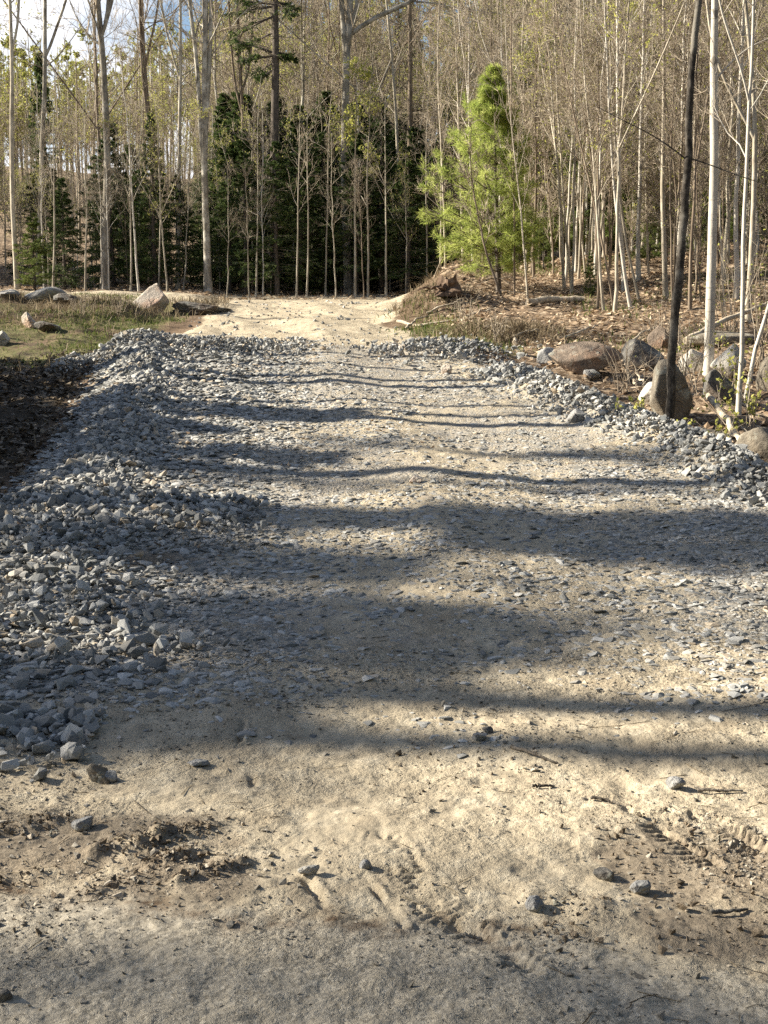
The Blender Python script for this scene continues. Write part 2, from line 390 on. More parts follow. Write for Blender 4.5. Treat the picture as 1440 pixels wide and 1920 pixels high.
# ------------------------------------------------------------------ ground sheets
def build_ground():
    sd = np.linspace(-1, 1, 441)
    so = 1 + np.linspace(0, 1, 36)[1:]
    s = np.concatenate([-so[::-1], sd, so])
    rows = [np.linspace(-90, 1.2, 26)[:-1], np.linspace(1.2, 2.5, 30)[:-1]]
    y = 2.5; near = []
    while y < 7: near.append(y); y += .0085 * max(.5, (y / 4) ** 1.6)
    while y < 40: near.append(y); y += max(.02, .0034 * y)
    while y < 420: near.append(y); y *= 1.028
    rows.append(np.array(near)); Y = np.concatenate(rows)
    w = .40 * np.clip(Y, 2.5, None)
    Rr = np.maximum(130, 1.2 * Y)
    A = np.abs(s)[None, :]; sg = np.sign(s)[None, :]
    X = np.where(A <= 1, s[None, :] * w[:, None], sg * (w[:, None] + (Rr - w)[:, None] * (A - 1) ** 2.2))
    YY = np.broadcast_to(Y[:, None], X.shape)
    Z = height(X, YY)
    L = XL(YY); R = XR(YY)
    wob = fbm(X, YY, .9, 3) * .35
    ins = sst(-.3, .25, X - L + wob * .4) * sst(-.3, .25, R - X + wob * .4)
    yroad = np.clip(3.25 - .2 * X, 2.2, 4.2)
    road = sst(.45, -.35, YY - yroad + wob * .5) * sst(-5.5, -4.6, YY)
    apron = sst(5.6, 4.6, YY + wob) * (1 - road) * sst(9, 5, np.abs(X)) * sst(-.5, .5, YY)
    track = ins * sst(17.2, 18.2, YY + wob * .6)
    strip = np.exp(-((X - np.interp(YY, [6, 10.4, 14.5, 17, 30], [.75, .5, -.1, -.3, -1])) / .7) ** 2) * .75 * sst(18, 7, YY) * ins
    grav = ins * sst(4.6, 6.2, YY + wob * 1.5) * sst(18.2, 17.2, YY + wob * .6) * np.clip(.62 + .9 * wob - .55 * strip + .5 * sst(-.6, -1.6, X), 0, 1)
    clear = sst(26, 28, YY) * sst(36, 33.5, YY) * sst(-14, -11, X) * sst(.5, -.8, X)
    sand = np.clip(np.maximum(np.maximum(np.maximum(apron, track), np.maximum(strip, clear)), ins * sst(4, 5, YY)), 0, 1)
    grass = np.maximum(sst(.1, .8, L - X) * sst(16, 18, YY) * sst(29, 26, YY) * (.75 + wob), np.exp(-((X - R - .5) / .6) ** 2 - ((YY - 19) / 2.2) ** 2) * .9)
    md = sum(np.exp(-((X - q[0]) / (q[2] * .8)) ** 2 - ((YY - q[1]) / (q[3] * .8)) ** 2) for q in MOUNDS[:5]); grass = grass * (1 - .9 * np.clip(md, 0, 1))
    leaf = np.clip(np.maximum(np.maximum(sst(.3, 1.0, X - R) * sst(5, 8, YY), sst(.1, .7, L - X) * sst(5, 7, YY) * sst(18.5, 16, YY)), sst(34, 36, YY)), 0, 1)
    leaf = np.maximum(leaf, sst(8, 12, np.abs(X)) * sst(4, 6, YY))
    damp = apron * np.clip(sst(-.15, -.6, X) * 1.5 * np.exp(-((YY - 3.6) / .26) ** 2) + .9 * sst(.55, .8, X) * np.exp(-((YY - 3.25) / .16) ** 2), 0, 1) * (.7 + wob)
    damp = damp + apron * .75 * sst(.05, .55, fbm(X + 3, YY, 1.5, 4)) * np.exp(-((YY - 3.75) / .45) ** 2) + .9 * apron * sst(-.35, -.7, X) * np.exp(-((YY - 3.9) / .3) ** 2) * sst(-.2, .4, fbm(X, YY, 3, 3))
    dark_soil_shade = np.maximum(sst(.1, .6, L - X) * sst(6, 8, YY) * sst(20.5, 17, YY + wob * 3), np.clip(md, 0, 1) * .8)
    damp = damp + .8 * np.exp(-((X + 1.5) / .45) ** 2 - ((YY - 7.6) / .3) ** 2) + .75 * np.exp(-((X + 1.95) / .3) ** 2 - ((YY - 9.9) / .35) ** 2)
    V = np.stack([X, YY, Z], -1).reshape(-1, 3)
    nr, nc = X.shape
    idx = np.arange(nr * nc).reshape(nr, nc)
    F = np.stack([idx[:-1, :-1], idx[:-1, 1:], idx[1:, 1:], idx[1:, :-1]], -1)
    zone = np.zeros((nr, nc), int)
    zone[(ins > .5) & (YY > 4.6) & (YY < 33)] = 1
    zone[(YY <= 4.6 + wob) & (np.abs(X) < 60) & (YY > -5)] = 2
    zone[YY > 62] = 3
    fz = zone[:-1, :-1]
    att = dict(sand=sand, grav=grav, leaf=leaf, grass=grass, road=road, damp=damp, dark_soil_shade=dark_soil_shade)
    for z, name in ((0, 'ground'), (1, 'driveway'), (2, 'dirt_road'), (3, 'hill')):
        f = F[fz == z]; used = np.unique(f); rm = np.zeros(nr * nc, int); rm[used] = np.arange(len(used))
        f = rm[f]
        me = raw_mesh(name, V[used], f.ravel(), np.arange(len(f)) * 4, [M['ground']], {k: a.ravel()[used] for k, a in att.items()}, None, True)
        tag(link(name, me), kind='structure')
build_ground()

# ------------------------------------------------------------------ stones
def hull_stone(seed, npts, flat=(1, .8, .6)):
    r = np.random.default_rng(seed)
    p = r.normal(size=(npts, 3)); p /= np.linalg.norm(p, axis=1, keepdims=True); p *= r.uniform(.8, 1.05, (npts, 1)); p *= np.array(flat) * r.uniform(.8, 1.15, 3)
    bm = bmesh.new()
    for q in p: bm.verts.new(q)
    res = bmesh.ops.convex_hull(bm, input=bm.verts)
    bmesh.ops.delete(bm, geom=list({g for g in res['geom_interior'] + res['geom_unused'] if isinstance(g, bmesh.types.BMVert)}), context='VERTS')
    bmesh.ops.triangulate(bm, faces=bm.faces)
    bm.verts.index_update()
    V = np.array([v.co[:] for v in bm.verts]); F = np.array([[v.index for v in f.verts] for f in bm.faces]); bm.free()
    return V * .5, F
STONES = [hull_stone(100 + i, random.randint(11, 17)) for i in range(36)]
CHIPS = [hull_stone(300 + i, 8) for i in range(12)]
def rotmats(n, tilt):
    az = RNG.uniform(0, 2 * PI, n); ax = RNG.normal(0, tilt, n); ay = RNG.normal(0, tilt, n)
    c, s = np.cos(az), np.sin(az); o = np.zeros(n); l = np.ones(n)
    Rz = np.stack([np.stack([c, -s, o], -1), np.stack([s, c, o], -1), np.stack([o, o, l], -1)], 1)
    c, s = np.cos(ax), np.sin(ax)
    Rx = np.stack([np.stack([l, o, o], -1), np.stack([o, c, -s], -1), np.stack([o, s, c], -1)], 1)
    c, s = np.cos(ay), np.sin(ay)
    Ry = np.stack([np.stack([c, o, s], -1), np.stack([o, l, o], -1), np.stack([-s, o, c], -1)], 1)
    return Rz @ Rx @ Ry
def scatter(name, pos, size, mat, protos, tilt=.35, flat=1.0, tint=None):
    g = Geo(); n = len(pos); R = rotmats(n, tilt); k = RNG.integers(0, len(protos), n)
    tint = RNG.random(n) if tint is None else tint
    sc = size[:, None] * np.stack([RNG.uniform(.85, 1.25, n), RNG.uniform(.8, 1.1, n), RNG.uniform(.75, 1.1, n) * flat], -1)
    for i, (V, F) in enumerate(protos):
        m = np.where(k == i)[0]
        if not len(m): continue
        W = np.einsum('nij,nvj->nvi', R[m], V[None] * sc[m][:, None, :]) + pos[m][:, None, :]
        FF = (F[None] + (np.arange(len(m)) * len(V))[:, None, None]).reshape(-1, 3)
        g.add(W.reshape(-1, 3), FF, np.repeat(tint[m], len(V)))
    return link(name, g.build(name, [mat]))

def stones_drive():
    n = 260000
    y = RNG.uniform(4.3, 18.3, n); x = RNG.uniform(-5.2, 5.2, n)
    L = XL(y); R = XR(y); w = fbm(x, y, 1.1, 3) * np.where(y < 9, .7, 1)
    inside = sst(-.35, .1, x - L) * sst(-.3, .1, R - x)
    strip = np.exp(-((x - np.interp(y, [6, 10.4, 14.5, 17], [.75, .5, -.1, -.3])) / .6) ** 2)
    d = inside * sst(4.6, 6.0, y + w * .8) * sst(18.6, 16.6, y + .8 * w)
    d *= 1 - .8 * np.exp(-((x + .5) / .65) ** 2) * sst(14.5, 16.5, y)
    d *= np.clip(.56 + .12 * sst(10, 6.5, y) - .46 * strip * (.3 + .7 * sst(8, 11, y)) + .55 * w + .4 * sst(1.2, 2.4, x) * sst(13, 9, y) + .42 * sst(.3, -1.1, x), .06, 1)
    d = np.where((x < -1.3 + .5 * w) & (y > 5.6), np.maximum(d, inside * .9), d)
    for cx, cy, rx, ry in ((-1.5, 7.6, .5, .3), (-1.95, 9.9, .32, .32), (-.9, 5.1, 1.1, .25)):
        d *= 1 - .9 * np.exp(-((x - cx) / rx) ** 2 - ((y - cy) / ry) ** 2)
    keep = RNG.random(n) < d * np.interp(y, [4, 8, 12, 18], [1, .9, .62, .5])
    x, y = x[keep], y[keep]
    left = sst(-.5, -2.0, x)
    size = np.exp(RNG.normal(math.log(.032), .55, len(x))) * (1 + .45 * left) * np.interp(y, [5, 10, 18], [1, 1.12, 1.3])
    size = np.clip(size, .009, .11)
    z = height(x, y) + size * (-.04 + .24 * left * RNG.random(len(x)))
    o = scatter('gravel', np.stack([x, y, z], -1), size, M['stone'], STONES, .17, .62)
    tag(o, 'grey crushed stone pressed into the uphill driveway', 'gravel', kind='stuff')

def stones_windrow():
    xs, ys, hs = [], [], []
    def line(n, y0, y1, f, sx, lay):
        y = RNG.uniform(y0, y1, n); x = f(y) + RNG.normal(0, sx, n); xs.append(x); ys.append(y); hs.append(RNG.random(n) * lay * np.exp(-((x - f(y)) / (sx * 1.2)) ** 2))
    line(9000, 8.2, 17.9, lambda y: XL(y) + .62, .22, .055)
    line(5200, 9.0, 15.4, lambda y: XR(y) + .02, .20, .10)
    n = 4200; x = RNG.uniform(-4.3, -.4, n); k = RNG.random(n) < sst(-.6, -2.6, x) * .95 + .03; x = x[k]; xs.append(x); ys.append(17.2 + RNG.normal(0, .38, len(x))); hs.append(RNG.random(len(x)) * .09)
    n = 1300; xs.append(RNG.normal(.7, .5, n)); ys.append(RNG.normal(16.9, .42, n)); hs.append(RNG.random(n) * .09)
    n = 7500; x = RNG.uniform(-3.4, -.75, n); y = RNG.uniform(5.3, 9.3, n); k = RNG.random(n) < sst(-.75, -1.7, x + .35 * fbm(x, y, 1.2, 3)) * sst(5.3, 6.1, y + .2 * fbm(x, y, 2, 2)); xs.append(x[k]); ys.append(y[k]); hs.append(RNG.random(k.sum()) * .06)
    n = 700; yy = RNG.uniform(18, 31, n); xs.append(RNG.uniform(-3.4, .2, n)); ys.append(yy); hs.append(0 * yy)
    n = 900; xs.append(-1.15 - np.abs(RNG.normal(0, .55, n))); ys.append(5.1 - np.abs(RNG.normal(0, .3, n)) * RNG.random(n)); hs.append(RNG.random(n) * .03)
    x = np.concatenate(xs); y = np.concatenate(ys); h = np.concatenate(hs)
    size = np.clip(np.exp(RNG.normal(math.log(.041), .55, len(x))), .014, .13)
    z = height(x, y) + h + size * .08
    o = scatter('gravel', np.stack([x, y, z], -1), size, M['stone'], STONES, .6, .95)
    tag(o, 'loose grey crushed stone heaped along both driveway edges', 'gravel', kind='stuff')

def chips():
    n = 120000
    y = RNG.uniform(2.3, 6.0, n); x = RNG.uniform(-1, 1, n) * (.42 * y + .6)
    w = fbm(x, y, 1.6, 4)
    k = RNG.random(n) < np.clip(.45 + .7 * w, .08, 1) * np.interp(y, [2.3, 3.1, 3.5, 4.6, 6], [.28, .32, .5, .5, .7])
    x, y = x[k], y[k]
    size = np.clip(np.exp(RNG.normal(math.log(.008), .6, len(x))), .003, .045)
    z = height(x, y) + size * .1
    o = scatter('small_gravel', np.stack([x, y, z], -1), size, M['chip'], CHIPS, .5, .8)
    tag(o, 'small chips and pebbles strewn over the dirt road', 'gravel', kind='stuff')
    # crumbs of damp soil round the ridges
    xs, ys = [], []
    for pts, ww, hh in RIDGES:
        a = np.array(pts); m = 120 if hh > .025 else 60
        t = RNG.random(m) * (len(a) - 1); i = np.minimum(t.astype(int), len(a) - 2); f = (t - i)[:, None]
        p = a[i] * (1 - f) + a[i + 1] * f + RNG.normal(0, ww * .9, (m, 2)); xs.append(p[:, 0]); ys.append(p[:, 1])
    m = 6500; y = RNG.uniform(3.2, 4.9, m); x = RNG.uniform(-1.7, 1.7, m); q = RNG.random(m) < sst(-.1, .8, fbm(x + 3, y, 1.5, 4)) * (.3 + .7 * np.exp(-((y - 3.7) / .4) ** 2)); xs.append(x[q]); ys.append(y[q])
    x = np.concatenate(xs); y = np.concatenate(ys)
    size = np.clip(np.exp(RNG.normal(math.log(.012), .55, len(x))), .004, .06)
    o = scatter('soil_debris', np.stack([x, y, height(x, y) + size * .2], -1), size, M['clod'], CHIPS, .8, .95)
    tag(o, 'dark crumbs of soil along the ruts', 'soil', kind='stuff')
stones_drive(); stones_windrow(); chips()

# ------------------------------------------------------------------ leaves, grass, twigs on the ground
def flat_leaves(name, x, y, size, mat, label, lift=.02):
    n = len(x); z = height(x, y) + RNG.random(n) * lift + .004
    R = rotmats(n, .45)
    V0 = np.array([[-.5, 0, .06], [-.12, .3, 0], [.5, 0, .09], [-.12, -.3, .02]])
    F0 = np.array([[0, 1, 2], [0, 2, 3]])
    W = np.einsum('nij,nvj->nvi', R, V0[None] * size[:, None, None]) + np.stack([x, y, z], -1)[:, None, :]
    W[:, :, 2] = np.maximum(W[:, :, 2], z[:, None] - size[:, None] * .1)
    g = Geo(); g.add(W.reshape(-1, 3), (F0[None] + (np.arange(n) * 4)[:, None, None]).reshape(-1, 3), np.repeat(RNG.random(n) ** .8, 4))
    return tag(link(name, g.build(name, [mat])), label, 'leaves', kind='stuff')
def leaf_spots(n, x0, x1, y0, y1, dens):
    y = y0 + (y1 - y0) * RNG.random(n); x = RNG.uniform(x0, x1, n)
    k = RNG.random(n) < dens(x, y); return x[k], y[k]
def litter():
    a = leaf_spots(95000, -.2, 17, 15.5, 44, lambda x, y: sst(.35, 1.2, x - XR(y)) * np.clip(.7 + .5 * fbm(x, y, .8, 3), .1, 1) * sst(.5, .4, x / y))
    b = leaf_spots(6000, 1.8, 9, 8.5, 16, lambda x, y: sst(.3, .7, x - XR(y)) * .8 * sst(.5, .4, x / y))
    x = np.concatenate([a[0], b[0]]); y = np.concatenate([a[1], b[1]])
    flat_leaves('fallen_leaves', x, y, RNG.uniform(.05, .12, len(x)), M['old_leaf'], 'tan fallen leaves covering the bank right of the driveway', .05)
    x, y = leaf_spots(40000, -9, -2.4, 6, 18.5, lambda x, y: sst(.0, .5, XL(y) - x) * np.clip(.6 + .5 * fbm(x, y, 1, 3), .1, 1))
    flat_leaves('fallen_leaves', x, y, RNG.uniform(.05, .11, len(x)), M['wet_leaf'], 'dead leaves in the hollow left of the driveway', .04)
    x, y = leaf_spots(26000, -24, 24, 35, 62, lambda x, y: .8 + 0 * x)
    flat_leaves('fallen_leaves', x, y, RNG.uniform(.08, .17, len(x)), M['old_leaf'], 'dead leaves on the forest floor beyond the clearing', .04)
    # a few on the drive itself
    x, y = leaf_spots(1500, -3, 3, 4.5, 18, lambda x, y: sst(.0, .5, x - XL(y)) * sst(.5, .9, fbm(x, y, .8, 3) + .35 * (x < -1)))
    flat_leaves('fallen_leaves', x, y, RNG.uniform(.03, .07, len(x)), M['old_leaf'], 'brown leaves scattered over the driveway gravel', .04)

def blades(name, x, y, h, mat, label, lean=.35, wid=.006):
    n = len(x); z = height(x, y) - .01
    az = RNG.uniform(0, 2 * PI, n); ln = np.abs(RNG.normal(0, lean, n)); wz = RNG.uniform(0, PI, n)
    d = np.stack([np.cos(az) * ln, np.sin(az) * ln, np.ones(n)], -1)
    s = np.stack([np.cos(wz), np.sin(wz), 0 * wz], -1) * wid * RNG.uniform(.6, 1.5, n)[:, None]
    p = np.stack([x, y, z], -1); m = p + d * (h * .55)[:, None]
    t = p + np.stack([d[:, 0] * 1.9, d[:, 1] * 1.9, d[:, 2] - .55 * ln], -1) * h[:, None]
    W = np.stack([p - s, p + s, m + s * .7, m - s * .7, t], 1)
    g = Geo(); i = (np.arange(n) * 5)[:, None]
    g.add(W.reshape(-1, 3), i + np.array([[0, 1, 2, 3]]), np.repeat(RNG.random(n), 5))
    f3 = i + np.array([[3, 2, 4]]); g.F.append(f3); g.M.append(np.zeros(n)); g.S.append(np.zeros(n, bool))
    return tag(link(name, g.build(name, [mat])), label, 'grass', kind='stuff')
def verge():
    x, y = leaf_spots(62000, -11, -2.4, 15.6, 29, lambda x, y: sst(.25, 1.0, XL(y) - x) * sst(16.5, 20, y) * np.clip(.4 + 1.0 * fbm(x, y, .7, 3), .06, 1) * sst(.5, .38, -x / y))
    blades('grass', x, y, RNG.uniform(.03, .10, len(x)), M['grass'], 'short green grass on the verge left of the driveway', .5, .007)
    x, y = leaf_spots(26000, 1.2, 12, 17, 32, lambda x, y: sst(.5, 1.5, x - XR(y)) * sst(.05, .6, fbm(x + 9, y, .55, 3)) * .8)
    blades('grass', x, y, RNG.uniform(.04, .14, len(x)), M['grass'], 'patches of green grass and moss on the leafy right bank', .6, .009)
    x, y = leaf_spots(9000, -.6, 4, 16.8, 23, lambda x, y: np.exp(-((x - XR(y) - .55) / .5) ** 2) * np.clip(.5 + .9 * fbm(x, y, .9, 3), 0, 1))
    blades('grass', x, y, RNG.uniform(.05, .16, len(x)), M['grass'], 'green grass tufts at the foot of the right bank', .5, .007)
    xs, ys = [], []
    for (mx, my, rx, ry, h) in MOUNDS[:7] + MOUNDS[7:9]:
        n = 750; xs.append(RNG.normal(mx, rx * .75, n)); ys.append(RNG.normal(my, ry * .75, n))
    x, y = leaf_spots(2200, 1, 10, 16, 32, lambda x, y: sst(.3, 1.5, x - XR(y)) * sst(.2, .7, fbm(x, y, .6, 3)))
    xs.append(x); ys.append(y)
    x, y = leaf_spots(3500, -10, -3, 9, 26, lambda x, y: sst(.2, .8, XL(y) - x) * sst(.1, .6, fbm(x, y, .7, 3)))
    xs.append(x); ys.append(y)
    x = np.concatenate(xs); y = np.concatenate(ys)
    k = (x < XL(y) + .3) | (x > XR(y)); x, y = x[k], y[k]
    blades('dry_grass', x, y, RNG.uniform(.08, .28, len(x)), M['straw'], 'dry tan grass and dead stalks on the mounds', .9, .006)
litter(); verge()

def polyline_noise(a, b, K, amp, sag=0.0):
    a = np.asarray(a, float); b = np.asarray(b, float); t = np.linspace(0, 1, K)[:, None]
    p = a * (1 - t) + b * t
    w = np.cumsum(RNG.normal(0, 1, (K, 3)), 0); w -= w[0] * (1 - t) + w[-1] * t
    p = p + w * amp; p[:, 2] -= sag * 4 * t[:, 0] * (1 - t[:, 0])
    return p
def ground_twigs():
    n = 1500
    y = RNG.uniform(2.4, 6.5, n); x = RNG.uniform(-1, 1, n) * (.42 * y + .5)
    k = RNG.random(n) < np.clip(.35 + .8 * fbm(x, y, 1.5, 3), .03, 1); x, y = x[k], y[k]; n = len(x)
    L = np.exp(RNG.normal(math.log(.045), .55, n)); az = RNG.normal(0, .7, n) + PI * (RNG.random(n) < .5)
    dx, dy = np.cos(az) * L, np.sin(az) * L
    P = np.stack([np.stack([x + dx * t + RNG.normal(0, .002, n), y + dy * t + RNG.normal(0, .002, n), height(x + dx * t, y + dy * t) + .004], -1) for t in (-.5, 0, .5)], 1)
    g = Geo(); g.tubes(P, np.broadcast_to((RNG.uniform(.0006, .0016, n))[:, None], (n, 3)), 3, RNG.random(n))
    tag(link('twig_debris', g.build('twig_debris', [M['straw']])), 'bits of straw and bark lying on the dirt', 'twigs', kind='stuff')
ground_twigs()

# ------------------------------------------------------------------ rocks and boulders
def rock_mesh(name, seed, dims, mat, sub=4, planes=10, soft=60, bump=.03, pointy=0.0, lean=(0, 0)):
    r = np.random.default_rng(seed)
    bm = bmesh.new(); bmesh.ops.create_icosphere(bm, subdivisions=sub, radius=1)
    V = np.array([v.co[:] for v in bm.verts]); F = np.array([[v.index for v in f.verts] for f in bm.faces]); bm.free()
    N = r.normal(size=(planes, 3)); N /= np.linalg.norm(N, axis=1, keepdims=True); D = r.uniform(.45, .95, planes)
    q = np.maximum(V @ N.T, 1e-3) / D[None]
    rad = 1.0 / (np.power(np.sum(np.power(q, soft), 1) + .9 ** soft, 1.0 / soft))
    P = V * rad[:, None]
    a = fbm(P[:, 0] * 1.3 + P[:, 2] + seed, P[:, 1] * 1.3 - P[:, 2] * .7, 1.6, 4) + .5 * fbm(P[:, 2] * 2 + seed, P[:, 0] - P[:, 1], 3.5, 3)
    P = P * (1 + bump * a[:, None])
    if pointy: P[:, :2] *= (1 - pointy * np.clip(P[:, 2:3], 0, 1))
    P[:, 0] += lean[0] * np.clip(P[:, 2], -1, 1); P[:, 1] += lean[1] * np.clip(P[:, 2], -1, 1)
    P = P * np.array(dims) * .5
    g = Geo(); g.add(P, F, .5, 0, sub > 3)
    return g.build(name, [mat])
def rock(name, label, cat, px, py, w, h, mat, seed, d=None, depth=None, rot=0.0, sub=4, group=None, sink=.25, **kw):
    """px, py: middle of the rock's foot in the photo; w, h in photo pixels"""
    if d is None: gx, gy = ground_px(px, py)
    else: gx, gy = float(at(px, py, d)[0]), d
    s = gy / FOC
    W, H = w * s, h * s
    if px > 1000 and py < 900 and name == 'boulder': W *= .86; H *= .88
    Dp = depth if depth is not None else W * .8
    HH = H / (1 - sink)
    o = link(name, rock_mesh(name, seed, (W * 1.15, Dp * 1.15, HH * 1.1), mat, sub + (sub > 3), **kw))
    o.location = (gx, gy + Dp * .3, hz(gx, gy + Dp * .3) + HH * (.5 - sink)); o.rotation_euler = (0, 0, rot)
    return tag(o, label, cat, group)

rock('boulder', 'wide flat-topped grey boulder on the mounds at the left edge of the clearing', 'boulder', 90, 574, 100, 40, M['b_grey'], 203, d=26, depth=.9, soft=7, bump=.035, planes=16)
rock('boulder', 'pale upright wedge-shaped boulder with pinkish face beside the sandy track', 'boulder', 283, 590, 58, 52, M['b_pale'], 208, d=24.5, depth=.5, pointy=.5, lean=(.22, 0), sink=.12, planes=14)
rock('boulder', 'low dark rock with sticks right of the pale wedge boulder', 'boulder', 372, 590, 95, 20, M['b_dark'], 17, d=24.5, depth=.6, bump=.08)
rock('rock', 'small pale pointed stone on the dark brush mound at left', 'rock', 52, 622, 34, 26, M['b_pale'], 12, pointy=.4, sub=3)
rock('rock', 'white stone at the left picture edge above the grass', 'rock', 2, 645, 36, 22, M['b_white'], 21, sub=3)
rock('rock', 'flat pale rock half buried left of the wide grey boulder', 'rock', 12, 565, 40, 16, M['b_grey'], 22, d=26, sub=3)
rock('rock', 'dark jagged rock right below the wide grey boulder', 'rock', 128, 578, 52, 18, M['b_dark'], 31, d=24, bump=.1, sub=3)
rock('rock', 'greyish rock lying in front of the brush mound', 'rock', 85, 630, 44, 18, M['b_dark'], 29, sub=3)
# right hand rocks
rock('boulder', 'smooth blue-grey rock at the left end of the reddish boulder', 'boulder', 1032, 676, 52, 34, M['b_grey'], 41, soft=24, bump=.03)
rock('boulder', 'long low reddish brown boulder on the right verge', 'boulder', 1098, 698, 140, 54, M['b_red'], 5, depth=.6, bump=.03)
rock('boulder', 'dark angular rock right of the reddish boulder', 'boulder', 1206, 690, 80, 58, M['b_dark'], 14, depth=.5)
rock('boulder', 'reddish pointed rock behind the dark angular rock', 'boulder', 1242, 662, 56, 52, M['b_red'], 61, d=17.6, pointy=.4)
rock('boulder', 'tall rounded tan boulder standing behind the dark leaning trunk', 'boulder', 1252, 782, 92, 122, M['b_brown'], 27, d=13.05, depth=.5, sink=.12, soft=40, pointy=.2, bump=.03)
rock('boulder', 'flat cream rock left of the tall tan boulder', 'boulder', 1222, 752, 66, 44, M['b_white'], 45, d=13.7, depth=.4)
rock('boulder', 'pale rock between the tall tan boulder and the white birch', 'boulder', 1305, 716, 62, 52, M['b_white'], 52, d=15.4, depth=.4)
rock('boulder', 'grey pointed rock right of the white birch', 'boulder', 1372, 712, 66, 70, M['b_white'], 66, d=15, depth=.4, pointy=.6, lean=(.2, 0))
rock('boulder', 'shaded grey rock at the foot of the white birch', 'boulder', 1342, 790, 74, 58, M['b_dark'], 72, d=13.7, depth=.4)
rock('boulder', 'broad brown boulder behind the white birch', 'boulder', 1345, 668, 150, 44, M['b_brown'], 77, d=17.5, depth=.8)
rock('boulder', 'large smooth brown boulder cut by the right picture edge', 'boulder', 1440, 875, 116, 92, M['b_brown'], 88, d=11.3, depth=.55, soft=20, bump=.03)
rock('rock', 'low flat grey stone slab beside the gravel edge below the dark trunk', 'rock', 1330, 838, 96, 26, M['b_brown'], 91, d=12, depth=.5)
rock('boulder', 'brown rock at right picture edge between the thin birches', 'boulder', 1442, 748, 44, 60, M['b_brown'], 93, d=14.5)
rock('rock', 'small grey stone below the reddish boulder', 'rock', 1108, 712, 34, 18, M['b_grey'], 95, sub=3)
rock('rock', 'rounded grey stone in the right gravel ridge', 'rock', 1080, 790, 36, 24, M['b_grey'], 96, sub=3)
rock('rock', 'tan stone on top of the far right gravel heap', 'rock', 838, 702, 20, 16, M['b_pale'], 97, sub=3)
# single stones in the foreground
rock('stone', 'fist-sized olive grey stone at the lower left in the shade band', 'stone', 183, 1468, 60, 40, M['b_brown'], 101, bump=.05, planes=14)
rock('stone', 'pale stone at the right foot of the olive grey stone', 'stone', 208, 1468, 34, 20, M['b_grey'], 102, sub=3)
rock('stone', 'small rounded grey stone on the dirt at the left', 'stone', 157, 1564, 42, 26, M['b_grey'], 103, sub=3)
rock('stone', 'white-topped rough stone throwing a short shadow in the middle foreground', 'stone', 1008, 1708, 36, 26, M['b_grey'], 104, bump=.08, sub=3)
rock('stone', 'grey rough stone throwing a shadow at the right of the foreground', 'stone', 1198, 1676, 40, 28, M['b_grey'], 105, bump=.06, sub=3)
rock('stone', 'flat dark stone behind the two rough foreground stones', 'stone', 1138, 1652, 44, 16, M['b_dark'], 106, sub=3)
rock('stone', 'white flattish stone at the head of the short rut', 'stone', 583, 1648, 42, 16, M['b_white'], 107, sub=3)
rock('stone', 'small bluish stone by the thin wheel rut', 'stone', 685, 1630, 30, 20, M['b_grey'], 108, sub=3)
rock('stone', 'flat pale stone lying in the lower shade band', 'stone', 372, 1436, 40, 14, M['b_grey'], 109, sub=3)
rock('stone', 'larger of two grey stones on the sunny patch in the middle', 'stone', 898, 1388, 30, 18, M['b_grey'], 110, sub=3)
rock('stone', 'smaller of two grey stones on the sunny patch in the middle', 'stone', 912, 1376, 22, 13, M['b_dark'], 111, sub=3)
rock('stone', 'small stone lump on the centre strip of the driveway at the trunk shadow', 'stone', 780, 906, 34, 14, M['b_pale'], 112, sub=3)
rock('stone', 'dark rounded stone at the bottom left corner', 'stone', 6, 1880, 34, 22, M['b_dark'], 113, sub=3)
rock('stone', 'grey stone by the right picture edge above the tyre prints', 'stone', 1268, 1480, 34, 20, M['b_grey'], 114, sub=3)

# ------------------------------------------------------------------ plants: skeleton growth
def unit(v): return v / (np.linalg.norm(v, axis=-1, keepdims=True) + 1e-9)
def grow(S, D, L, K, wander, up=0.0, rng=RNG):
    """polylines (n,K,3) from starts S along directions D, lengths L"""
    n = len(S); P = np.zeros((n, K, 3)); P[:, 0] = S; d = unit(D); st = (L / (K - 1))[:, None]
    for k in range(1, K):
        d = unit(d + rng.normal(0, wander, (n, 3)) + np.array([0, 0, up]))
        P[:, k] = P[:, k - 1] + d * st
    return P
def children(P, per, t0, t1, ang, rng=RNG, angsd=.18):
    """per child starts on each polyline; returns starts, directions, t, parent index"""
    n, K, _ = P.shape
    t = rng.uniform(t0, t1, (n, per)); f = t * (K - 1); i = np.minimum(f.astype(int), K - 2); w = (f - i)[..., None]
    pi = np.arange(n)[:, None]
    S = P[pi, i] * (1 - w) + P[pi, i + 1] * w
    T = unit(P[pi, i + 1] - P[pi, i])
    r = rng.normal(size=T.shape); r = unit(r - (r * T).sum(-1, keepdims=True) * T)
    a = ang + rng.normal(0, angsd, (n, per, 1))
    D = T * np.cos(a) + r * np.sin(a)
    return S.reshape(-1, 3), D.reshape(-1, 3), t.ravel(), np.repeat(np.arange(n), per)
def lerp_r(R, par, t):
    K = R.shape[1]; f = t * (K - 1); i = np.minimum(f.astype(int), K - 2); w = f - i
    return R[par, i] * (1 - w) + R[par, i + 1] * w

def leaf_quads(g, pos, size, mat=0, rng=RNG):
    n = len(pos)
    if not n: return
    a = unit(rng.normal(size=(n, 3))); b = unit(np.cross(a, rng.normal(size=(n, 3))))
    a = a * size[:, None] * .5; b = b * size[:, None] * .3
    W = np.stack([pos - a, pos + b, pos + a, pos - b], 1)
    g.add(W.reshape(-1, 3), (np.arange(n) * 4)[:, None] + np.array([[0, 1, 2, 3]]), np.repeat(rng.random(n), 4), mat)

